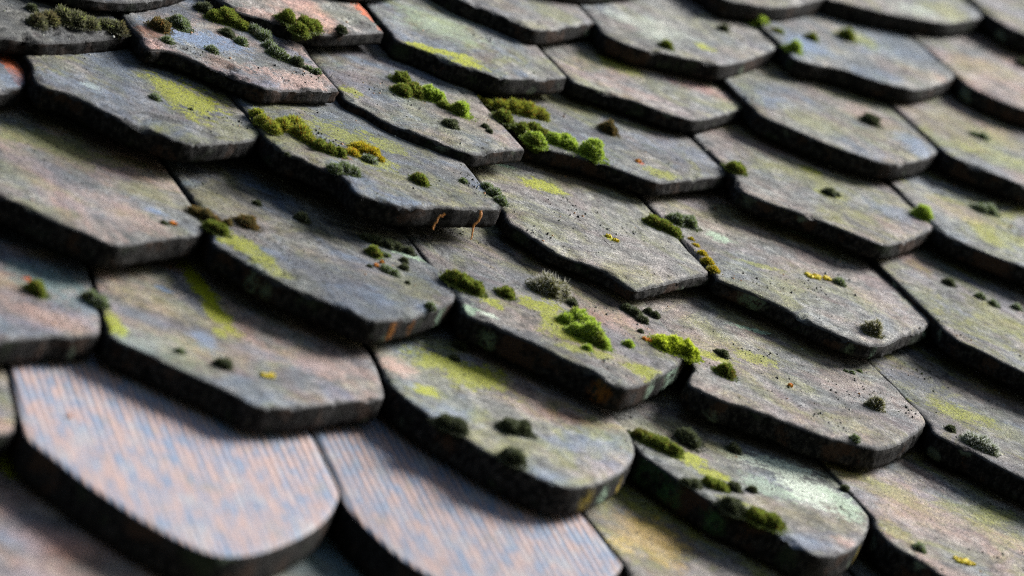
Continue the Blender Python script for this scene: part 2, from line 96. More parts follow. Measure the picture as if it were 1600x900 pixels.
    ((0.3924, -0.7407, 0.0234), 0.00713, 0.0177, 0, None, {'pink': 0.3375, 'blue': 0.15, 'olive': 0.48, 'dark': 0.405, 'pale': 0.25, 'rough': 1.0, 'chip': 0.0, 'val': 1.05}, [(-0.0907, -0.064), (-0.1114, -0.0967), (-0.1042, -0.1046), (-0.0931, -0.1151), (-0.0797, -0.1136), (-0.0678, -0.1191), (-0.0562, -0.1216), (-0.0476, -0.1239), (-0.0367, -0.1314), (-0.0228, -0.136), (-0.0059, -0.1347), (0.0059, -0.1372), (0.0218, -0.1318), (0.045, -0.1124), (0.0696, -0.0875), (0.0906, -0.0639), (0.0961, -0.0498), (0.0959, -0.0304)], [(0.0003, 0.035, 0.0, 0.017, 0.0043, 'mint', 0.75, 0.35), (-0.0647, -0.0355, 0.0, 0.0204, 0.0085, 'ygreen', 0.55, 0.45), (-0.0237, -0.0209, 0.0, 0.0204, 0.0102, 'ygreen', 0.4, 0.5), (0.0384, -0.0161, 0.0, 0.017, 0.0085, 'dark', 0.5, 0.5), (0.0486, -0.0259, 0.0, 0.034, 0.0272, 'pink', 0.25, 0.6), (0.0557, -0.0468, 0.0, 0.0119, 0.0085, 'dark', 0.4, 0.5), (-0.0417, -0.1343, 0.0, 0.0051, 0.0034, 'ygreen', 0.6, 0.4)]),
    ((0.5828, -0.7429, 0.0235), 0.00713, 0.0177, 0, None, {'pink': 0.22499999999999998, 'blue': 0.5, 'olive': 0.96, 'dark': 0.54, 'pale': 0.2, 'rough': 0.9, 'chip': 0.0, 'val': 0.75}, [(-0.1018, -0.0652), (-0.108, -0.0808), (-0.1042, -0.0879), (-0.0963, -0.0955), (-0.0854, -0.1005), (-0.0795, -0.1117), (-0.0706, -0.1203), (-0.0617, -0.129), (-0.0451, -0.1447), (-0.024, -0.1522), (0.0267, -0.1268), (0.1017, -0.0627)], [(-0.0603, -0.0322, 0.0, 0.0272, 0.0153, 'ygreen', 0.48, 0.5), (-0.0706, 0.0071, 0.0, 0.0204, 0.017, 'slate', 0.9, 0.5), (-0.0013, 0.0191, 0.0, 0.034, 0.0238, 'pink', 0.3, 0.6), (-0.0703, -0.089, 0.0, 0.0136, 0.0068, 'ygreen', 0.36, 0.4), (-0.0298, -0.0524, 0.0, 0.017, 0.017, 'olive', 0.4, 0.6)]),
    ((-0.2185, -0.8823, 0.0164), -0.00022, 0.0177, 0, None, {'pink': 0.6000000000000001, 'blue': 0.6, 'olive': 0.36, 'dark': 0.3375, 'pale': 0.2, 'rough': 0.5, 'chip': 0.0, 'val': 0.9}, [(-0.0913, -0.0577), (-0.0715, -0.0758), (-0.048, -0.0862), (-0.0262, -0.0892), (-0.0061, -0.0848), (0.0127, -0.072), (0.0281, -0.0634), (0.0441, -0.0533), (0.0542, -0.0457), (0.0659, -0.0422), (0.0787, -0.035), (0.0913, -0.0244), (0.1028, 0.0342), (0.1106, 0.0765)], [(0.0728, 0.0362, 0.0, 0.0272, 0.0272, 'teal', 0.8, 0.6), (0.0591, 0.0321, 0.0, 0.0034, 0.0051, 'orange', 0.8, 0.3), (0.0666, -0.0199, 0.0, 0.034, 0.017, 'pink', 0.5, 0.6), (0.0746, 0.0782, 0.0, 0.0255, 0.0102, 'pink', 0.4, 0.6)]),
    ((-0.0379, -0.8705, 0.0164), -0.00022, 0.0177, 0, None, {'pink': 0.48750000000000004, 'blue': 0.5, 'olive': 0.42, 'dark': 0.3375, 'pale': 0.2, 'rough': 0.4, 'chip': 0.0, 'val': 0.95}, [(-0.0703, 0.0618), (-0.0786, 0.0192), (-0.0896, -0.0382), (-0.0894, -0.046), (-0.08, -0.0529), (-0.0684, -0.0591), (-0.0626, -0.0665), (-0.0515, -0.0744), (-0.0431, -0.082), (-0.0357, -0.0843), (-0.0268, -0.0942), (-0.02, -0.1024), (-0.0122, -0.1035), (0.0022, -0.0975), (0.0171, -0.0904), (0.0343, -0.0811), (0.0478, -0.0709), (0.0659, -0.06), (0.0821, -0.0508), (0.0896, -0.0446), (0.101, 0.0042), (0.1031, 0.0219)], [(0.0049, 0.0727, 0.0, 0.0077, 0.0442, 'ygreen', 0.75, 0.4), (0.003, 0.0304, 0.0, 0.0077, 0.034, 'ygreen', 0.6, 0.4), (-0.0051, -0.0004, 0.0, 0.0051, 0.0102, 'ygreen', 0.5, 0.4), (-0.081, -0.0292, 0.0, 0.0085, 0.0119, 'ygreen', 0.8, 0.4), (-0.0822, -0.0105, 0.0, 0.0085, 0.017, 'ygreen', 0.4, 0.5), (-0.0247, 0.0517, 0.0, 0.0068, 0.0051, 'blue', 0.8, 0.35), (-0.0224, -0.0218, 0.0, 0.0068, 0.0204, 'blue', 0.6, 0.5), (-0.01, 0.0424, 0.0, 0.0034, 0.034, 'slate', 0.5, 0.4), (-0.0577, -0.0426, 0.0, 0.034, 0.0204, 'mint', 0.2, 0.6), (0.0544, -0.0171, 0.0, 0.034, 0.0204, 'pink', 0.5, 0.6), (0.0193, -0.093, 0.0, 0.034, 0.0102, 'blue', 0.3, 0.5)]),
    ((0.1363, -0.8672, 0.018), -0.00022, 0.0207, 0, None, {'pink': 0.41250000000000003, 'blue': 0.5, 'olive': 0.6, 'dark': 0.27, 'pale': 0.35, 'rough': 0.4, 'chip': 0.0, 'val': 1.1}, [(-0.072, 0.0151), (-0.075, -0.0039), (-0.0783, -0.0287), (-0.0764, -0.0376), (-0.0731, -0.0549), (-0.0669, -0.0653), (-0.0636, -0.0754), (-0.0526, -0.0879), (-0.0497, -0.0952), (-0.0405, -0.1083), (-0.0349, -0.1158), (-0.0244, -0.1255), (-0.0143, -0.1325), (-0.0028, -0.1362), (0.0089, -0.1325), (0.0269, -0.121), (0.0464, -0.1032), (0.0633, -0.0848), (0.0783, -0.0627), (0.0869, -0.0443), (0.0926, -0.0211), (0.0901, -0.0056)], [(-0.0116, 0.016, 0.0, 0.034, 0.0272, 'ygreen', 0.5, 0.6), (-0.0533, -0.0295, 0.0, 0.0102, 0.0102, 'ygreen', 0.6, 0.4), (-0.0627, -0.0027, 0.0, 0.0136, 0.017, 'pink', 0.7, 0.5), (-0.0492, -0.0582, 0.0, 0.0204, 0.0136, 'blue', 0.36, 0.5), (-0.0072, -0.125, 0.0, 0.0136, 0.0085, 'blue', 0.36, 0.5), (0.0138, -0.0955, 0.0, 0.0102, 0.0119, 'olive', 0.5, 0.5), (0.0533, -0.0225, 0.0, 0.0255, 0.0085, 'rust', 0.35, 0.5), (-0.0041, -0.086, 0.0, 0.0136, 0.0051, 'dark', 0.35, 0.5), (0.0412, -0.1079, -0.0119, 0.0077, 0.0102, 'sidemint', 0.95, 0.35), (0.0606, -0.0877, -0.0119, 0.0043, 0.0102, 'sideyellow', 0.9, 0.3), (0.024, -0.1229, -0.0119, 0.0085, 0.0085, 'sideyellow', 0.5, 0.4)]),
    ((0.2995, -0.8918, 0.0164), -0.00022, 0.0207, 0, 'tile with a broad pale lichen patch and mossy left edge', {'pink': 0.22499999999999998, 'blue': 0.3, 'olive': 0.36, 'dark': 0.27, 'pale': 0.5, 'rough': 0.5, 'chip': 0.0, 'val': 0.95}, [(-0.0705, -0.0131), (-0.0715, -0.0209), (-0.0638, -0.0312), (-0.0605, -0.0444), (-0.0557, -0.054), (-0.0532, -0.0588), (-0.0484, -0.0683), (-0.0415, -0.0798), (-0.0292, -0.0863), (-0.0193, -0.0977), (-0.0099, -0.107), (-0.0042, -0.1173), (0.0045, -0.1246), (0.0193, -0.1195), (0.0361, -0.1076), (0.0546, -0.0892), (0.0705, -0.0685), (0.0845, -0.0442), (0.0934, -0.023), (0.0993, 0.0033)], [(0.041, 0.0098, 0.0, 0.0306, 0.0136, 'pale', 0.675, 0.5), (0.053, -0.0243, 0.0, 0.0289, 0.0255, 'pale', 0.6375, 0.55), (0.0127, -0.0301, 0.0, 0.0204, 0.017, 'mint', 0.42, 0.5), (0.0699, -0.0332, 0.0, 0.0136, 0.0204, 'mint', 0.42, 0.5), (0.0041, -0.1057, 0.0, 0.017, 0.0102, 'blue', 0.4, 0.4), (0.0441, -0.0946, 0.0, 0.0136, 0.0085, 'pink', 0.6, 0.5), (-0.032, -0.0117, 0.0, 0.0119, 0.0119, 'ygreen', 1.0, 0.4), (-0.0258, -0.0284, 0.0, 0.0119, 0.0068, 'ygreen', 0.7, 0.4), (-0.0253, -0.0669, 0.0, 0.0102, 0.0051, 'ygreen', 0.6, 0.4), (-0.0, 0.0177, 0.0, 0.017, 0.0102, 'olive', 0.4, 0.5), (0.0306, -0.0703, 0.0, 0.0102, 0.0102, 'dark', 0.3, 0.5), (-0.0592, -0.0472, -0.0119, 0.0102, 0.0136, 'mossgreen', 0.9, 0.4), (-0.0421, -0.0787, -0.0119, 0.0085, 0.0102, 'mossgreen', 0.8, 0.4), (0.0576, -0.0853, -0.0119, 0.0051, 0.0102, 'sideyellow', 0.8, 0.35), (-0.0678, -0.0258, -0.0119, 0.0136, 0.0119, 'mossgreen', 0.6, 0.4)]),  # its blue patch is a sheen put into the colour
    ((0.4881, -0.8707, 0.0164), -0.00022, 0.0207, 0, None, {'pink': 0.48750000000000004, 'blue': 0.3, 'olive': 0.66, 'dark': 0.3375, 'pale': 0.2, 'rough': 0.7, 'chip': 0.0, 'val': 1.0}, [(-0.1059, -0.0675), (-0.112, -0.0816), (-0.1125, -0.0936), (-0.1115, -0.1104), (-0.103, -0.1185), (-0.0965, -0.1273), (-0.094, -0.1376), (-0.087, -0.1466), (-0.0639, -0.1563), (-0.0311, -0.1485), (0.017, -0.1142), (0.0765, -0.0531), (0.1059, -0.0151), (0.1227, 0.0142)], [(-0.0566, -0.0429, 0.0, 0.034, 0.0272, 'pink', 0.35, 0.6), (-0.0974, -0.085, 0.0, 0.0119, 0.017, 'ygreen', 0.24, 0.5), (-0.0638, -0.0192, 0.0, 0.0204, 0.0136, 'olive', 0.5, 0.6), (-0.0071, -0.0233, 0.0, 0.034, 0.017, 'ygreen', 0.15, 0.6)]),
    ((-0.1067, -1.0025, 0.0097), 0.00221, 0.0237, 1, 'ribbed pink and blue-grey tile with a smooth rounded end, leftmost', {'pink': 0.7200000000000001, 'blue': 0.8, 'olive': 0.0, 'dark': 0.135, 'pale': 0.5, 'rough': 0.2, 'chip': 0.0, 'val': 0.84}, [(-0.082, 0.061), (-0.0905, 0.0141), (-0.0979, -0.0255), (-0.0985, -0.0351), (-0.0963, -0.0426), (-0.0889, -0.0564), (-0.0792, -0.0792), (-0.0689, -0.0954), (-0.0587, -0.1115), (-0.0456, -0.1263), (-0.0357, -0.1348), (-0.0254, -0.1419), (-0.0107, -0.1397), (0.0098, -0.1281), (0.0337, -0.1076), (0.0583, -0.0828), (0.078, -0.0573), (0.0929, -0.0309), (0.0978, -0.0196), (0.1012, 0.0035), (0.1074, 0.0562)], []),
    ((0.0804, -1.0089, 0.0097), 0.00221, 0.0237, 2, 'ribbed pink and blue-grey tile right of the other ribbed one', {'pink': 0.7200000000000001, 'blue': 0.8, 'olive': 0.12, 'dark': 0.135, 'pale': 0.4, 'rough': 0.2, 'chip': 0.0, 'val': 0.7}, [(-0.0779, 0.064), (-0.0842, 0.0113), (-0.0882, -0.0121), (-0.0917, -0.0256), (-0.0912, -0.0432), (-0.0874, -0.0623), (-0.0816, -0.0834), (-0.0738, -0.0982), (-0.0648, -0.1082), (-0.044, -0.1266), (-0.0267, -0.1336), (-0.0018, -0.1223), (0.028, -0.1002), (0.0575, -0.0702), (0.0797, -0.0463), (0.0882, -0.0328)], [(-0.0476, -0.0206, 0.0, 0.0204, 0.034, 'olive', 0.2, 0.6)]),
    ((0.2702, -1.0161, 0.0063), 0.00221, 0.0207, 0, None, {'pink': 0.30000000000000004, 'blue': 0.2, 'olive': 0.96, 'dark': 0.27, 'pale': 0.5, 'rough': 0.4, 'chip': 0.0, 'val': 1.0}, [(-0.0944, -0.0162), (-0.0983, -0.0359), (-0.086, -0.0587), (-0.0687, -0.0872), (-0.0496, -0.1107), (-0.0272, -0.118), (0.0088, -0.0981), (0.0449, -0.0702), (0.0763, -0.0396), (0.0944, -0.0131)], [(-0.059, 0.0314, 0.0, 0.034, 0.034, 'yellow', 0.18, 0.6), (-0.0834, 0.0467, 0.0, 0.017, 0.017, 'slate', 0.5, 0.6)]),
    ((0.4651, -1.0121, 0.0063), 0.00221, 0.0207, 0, None, {'pink': 0.6000000000000001, 'blue': 0.5, 'olive': 0.24, 'dark': 0.405, 'pale': 0.2, 'rough': 0.4, 'chip': 0.0, 'val': 1.0}, [(-0.0988, -0.0156), (-0.1064, -0.0368), (-0.0956, -0.0647), (-0.0765, -0.0893), (-0.0575, -0.1137), (-0.034, -0.1212), (0.0085, -0.0959), (0.0728, -0.0429), (0.0988, -0.0138)], []),
    ((-0.2185, -1.147, -0.0), -0.00022, 0.0192, 0, None, {'pink': 0.75, 'blue': 0.5, 'olive': 0.12, 'dark': 0.2025, 'pale': 0.2, 'rough': 0.4, 'chip': 0.0, 'val': 1.0}, [(-0.0913, -0.0577), (-0.0715, -0.0758), (-0.048, -0.0862), (-0.0262, -0.0892), (-0.0061, -0.0848), (0.0127, -0.072), (0.0281, -0.0634), (0.0441, -0.0533), (0.0542, -0.0457), (0.0659, -0.0422), (0.0787, -0.035), (0.0913, -0.0244), (0.1028, 0.0342), (0.1106, 0.0765)], [(0.0182, 0.1345, 0.0, 0.0102, 0.017, 'ygreen', 0.9, 0.5), (-0.0061, 0.0339, 0.0, 0.0204, 0.0136, 'blue', 0.6, 0.4), (0.0204, 0.0368, 0.0, 0.034, 0.017, 'pink', 0.6, 0.6), (0.0281, 0.0251, 0.0, 0.017, 0.017, 'orange', 0.12, 0.6)]),
    ((-0.0379, -1.147, -0.0), -0.00022, 0.0192, 0, None, {'pink': 0.07500000000000001, 'blue': 0.7, 'olive': 0.36, 'dark': 0.405, 'pale': 0.2, 'rough': 0.4, 'chip': 0.0, 'val': 1.0}, [(-0.0703, 0.0618), (-0.0786, 0.0192), (-0.0896, -0.0382), (-0.0894, -0.046), (-0.08, -0.0529), (-0.0684, -0.0591), (-0.0626, -0.0665), (-0.0515, -0.0744), (-0.0431, -0.082), (-0.0357, -0.0843), (-0.0268, -0.0942), (-0.02, -0.1024), (-0.0122, -0.1035), (0.0022, -0.0975), (0.0171, -0.0904), (0.0343, -0.0811), (0.0478, -0.0709), (0.0659, -0.06), (0.0821, -0.0508), (0.0896, -0.0446), (0.101, 0.0042), (0.1031, 0.0219)], [(0.0187, 0.0899, 0.0, 0.034, 0.034, 'teal', 0.5, 0.6)]),
    ((0.1363, -1.147, -0.0), -0.00022, 0.0192, 0, None, {'pink': 0.22499999999999998, 'blue': 0.4, 'olive': 0.48, 'dark': 0.405, 'pale': 0.2, 'rough': 0.4, 'chip': 0.0, 'val': 1.0}, [(-0.072, 0.0151), (-0.075, -0.0039), (-0.0783, -0.0287), (-0.0764, -0.0376), (-0.0731, -0.0549), (-0.0669, -0.0653), (-0.0636, -0.0754), (-0.0526, -0.0879), (-0.0497, -0.0952), (-0.0405, -0.1083), (-0.0349, -0.1158), (-0.0244, -0.1255), (-0.0143, -0.1325), (-0.0028, -0.1362), (0.0089, -0.1325), (0.0269, -0.121), (0.0464, -0.1032), (0.0633, -0.0848), (0.0783, -0.0627), (0.0869, -0.0443), (0.0926, -0.0211), (0.0901, -0.0056)], []),
]
MORE_TILES = [
    (3, 0.0, 0.578, 0.0043),
    (0, 0.0, 0.578, 0.0033),
    (1, 0.0, 0.578, 0.0027),
    (2, 0.0, 0.578, 0.0017),
    (20, -0.511, 0.8967, 0.0079),
    (6, -0.4938, 0.6719, 0.0066),
    (20, -0.9258, 0.8962, 0.0079),
    (17, -0.571, 0.9489, 0.0066),
    (33, -0.4922, 1.3733, 0.0201),
    (25, -1.1832, 1.0827, 0.0123),
    (14, 0.4819, 0.9331, 0.005),
    (35, 1.146, 1.5942, 0.0201),
    (4, 0.0, 0.578, 0.0021),
    (5, 0.0, 0.578, 0.0067),
    (6, 0.0, 0.578, 0.0066),
    (7, 0.0, 0.578, 0.0045),
    (8, 0.0, 0.578, 0.0034),
    (34, -0.1329, 1.2313, 0.0184),
    (14, -0.968, 0.5998, 0.005),
    (17, -0.5507, 0.815, 0.0066),
    (36, -1.0142, 1.2316, 0.0201),
    (36, -1.226, 1.2308, 0.0201),
    (19, 0.5219, 0.9171, 0.0099),
    (28, 1.1806, 1.2097, 0.0123),
    (20, 0.7043, 0.8954, 0.0079),
    (3, 0.0, 0.289, 0.0043),
    (0, 0.0, 0.289, 0.0033),
    (1, 0.0, 0.289, 0.0027),
    (2, 0.0, 0.289, 0.0017),
    (6, -0.2701, 0.377, 0.0066),
    (35, -0.2307, 1.1001, 0.0201),
    (26, -0.7694, 0.7775, 0.0097),
    (1, -1.0931, 0.1808, 0.0027),
    (27, -0.3821, 0.9134, 0.0132),
    (17, -0.8478, 0.6595, 0.0066),
    (25, 0.7903, 0.996, 0.0123),
    (22, 1.4643, 0.9399, 0.0072),
    (4, 0.0, 0.289, 0.0021),
    (5, 0.0, 0.289, 0.0067),
    (6, 0.0, 0.289, 0.0066),
    (7, 0.0, 0.289, 0.0045),
    (8, 0.0, 0.289, 0.0034),
    (14, -0.8115, 0.3066, 0.005),
    (5, -0.5419, 0.2743, 0.0067),
    (23, -0.4803, 0.6286, 0.0017),
    (14, -1.3336, 0.3086, 0.005),
    (29, -0.9612, 0.7928, 0.0106),
    (18, 0.6987, 0.6443, 0.0119),
    (30, 0.8577, 0.9525, 0.0131),
    (22, 1.4512, 0.7367, 0.0072),
    (29, 0.0228, 0.6401, 0.0106),
    (14, -0.7341, 0.1593, 0.005),
    (22, -0.1024, 0.4499, 0.0072),
    (18, -0.6735, 0.3531, 0.0119),
    (12, -0.9238, 0.2168, 0.0111),
    (7, -1.3457, 0.0402, 0.0045),
    (31, 0.6809, 0.8665, 0.013),
    (33, 1.4929, 0.9917, 0.0201),
    (36, -0.5124, 0.657, 0.017),
    (18, -0.5908, 0.2137, 0.0087),
    (17, -0.5766, 0.2358, 0.0035),
    (5, -0.8566, -0.0166, 0.0036),
    (6, -1.1908, -0.0491, 0.0035),
    (17, 0.8453, 0.3702, 0.0035),
    (18, 0.8311, 0.3561, 0.0087),
    (17, 1.1612, 0.373, 0.0035),
    (8, -1.1144, -0.2508, -0.0022),
    (22, -0.3956, 0.1991, 0.0016),
    (36, -1.1, 0.5417, 0.0145),
    (35, 0.6641, 0.6593, 0.0145),
    (28, 1.0634, 0.4767, 0.0066),
    (23, 1.1651, 0.3221, -0.004),
    (14, 0.6897, 0.0008, -0.0006),
    (11, -0.5308, -0.137, -0.0005),
    (1, -1.1997, -0.4807, -0.004),
    (23, -0.7243, 0.1039, -0.005),
    (34, -0.8991, 0.4108, 0.0118),
    (17, 0.7109, 0.0539, -0.0001),
    (23, 0.934, 0.156, -0.005),
    (22, 1.2491, 0.1303, 0.0005),
    (7, 0.7055, -0.2731, -0.0021),
    (5, -0.6894, -0.3699, -0.0023),
    (28, -0.5645, 0.1424, 0.0033),
    (8, -1.5696, -0.4877, -0.0055),
    (26, 0.2175, 0.0001, 0.0007),
    (13, 0.4712, -0.2949, -0.0031),
    (5, 0.8938, -0.3684, -0.0023),
    (25, 0.9326, 0.0156, 0.0033),
    (22, -0.2512, -0.1752, -0.0055),
    (12, -0.8891, -0.4061, -0.0016),
    (13, -1.2239, -0.4308, -0.0068),
    (24, -1.0815, -0.1206, -0.0005),
    (22, 0.795, -0.2128, -0.0055),
    (29, 0.7072, -0.0264, -0.0021),
    (35, 0.7859, 0.1507, 0.0074),
    (12, 0.8019, -0.442, -0.0016),
    (14, 0.6492, -0.506, -0.0077),
    (25, -0.8734, -0.2971, -0.0075),
    (13, -1.1905, -0.6089, -0.0138),
    (14, -1.5697, -0.6446, -0.0147),
    (5, 0.3277, -0.6754, -0.0131),
    (18, 0.4611, -0.439, -0.0079),
    (27, 1.1247, -0.1661, -0.0066),
    (41, 1.4036, 0.2752, 0.0167),
    (36, 0.8943, -0.002, 0.0003),
    (32, -0.0774, -0.1171, -0.0084),
    (20, -1.2287, -0.603, -0.0206),
    (12, -1.1384, -0.7077, -0.0174),
    (27, 0.7667, -0.3108, -0.0153),
    (42, 0.8633, 0.1372, 0.008),
    (17, 0.7845, -0.5621, -0.0219),
    (34, 0.9894, -0.1476, -0.0101),
    (18, 0.9268, -0.5821, -0.0166),
    (25, 1.0157, -0.427, -0.0162),
    (34, -0.5244, -0.281, -0.018),
    (14, -1.3595, -0.9106, -0.0315),
    (20, -1.5208, -0.7534, -0.0286),
    (6, -0.1949, -0.9803, -0.0299),
    (14, -0.2745, -0.9148, -0.0315),
    (30, 0.3169, -0.4042, -0.0234),
    (20, 0.1823, -0.753, -0.0286),
    (8, 0.2566, -1.0695, -0.033),
    (14, 0.5523, -0.9128, -0.0315),
    (34, -0.243, -0.4242, -0.018),
    (34, -0.0559, -0.4306, -0.018),
    (39, 0.0, -0.289, -0.0063),
    (40, 0.0, -0.289, -0.0063),
    (29, -0.5122, -0.5721, -0.0259),
    (24, -0.7476, -0.7129, -0.0243),
    (42, -0.5767, -0.1438, 0.0),
    (34, -0.9187, -0.4209, -0.018),
    (42, 0.6913, -0.1518, 0.0),
    (28, 0.7723, -0.5937, -0.0242),
    (7, 0.3218, -1.1797, -0.0319),
    (33, 1.2253, -0.4325, -0.0164),
    (41, 1.5869, -0.1522, 0.0),
    (32, 0.0, -0.578, -0.0164),
    (33, 0.0, -0.578, -0.0164),
    (34, 0.0, -0.578, -0.018),
    (35, 0.0, -0.578, -0.0164),
    (36, 0.0, -0.578, -0.0164),
    (28, -0.4513, -0.7492, -0.0242),
    (41, -0.3534, -0.3137, 0.0),
    (34, -0.8778, -0.5928, -0.018),
    (25, 0.2223, -0.8652, -0.0242),
    (6, 0.3764, -1.2764, -0.0299),
    (28, 1.0062, -0.7362, -0.0242),
    (26, 0.5974, -0.8823, -0.0267),
    (28, 1.3944, -0.7407, -0.0242),
    (34, -0.243, -0.7132, -0.018),
    (34, -0.0559, -0.7196, -0.018),
    (39, 0.0, -0.578, -0.0063),
    (40, 0.0, -0.578, -0.0063),
    (41, -0.0774, -0.4337, 0.0),
    (1, -1.2611, -1.6064, -0.0338),
    (19, -1.2105, -1.1672, -0.0266),
    (6, 0.1544, -1.4241, -0.0299),
    (23, 0.7152, -1.0333, -0.0348),
    (34, 0.8619, -0.7261, -0.018),
    (20, 0.4587, -1.1916, -0.0286),
    (24, 1.0775, -1.0123, -0.0243),
]
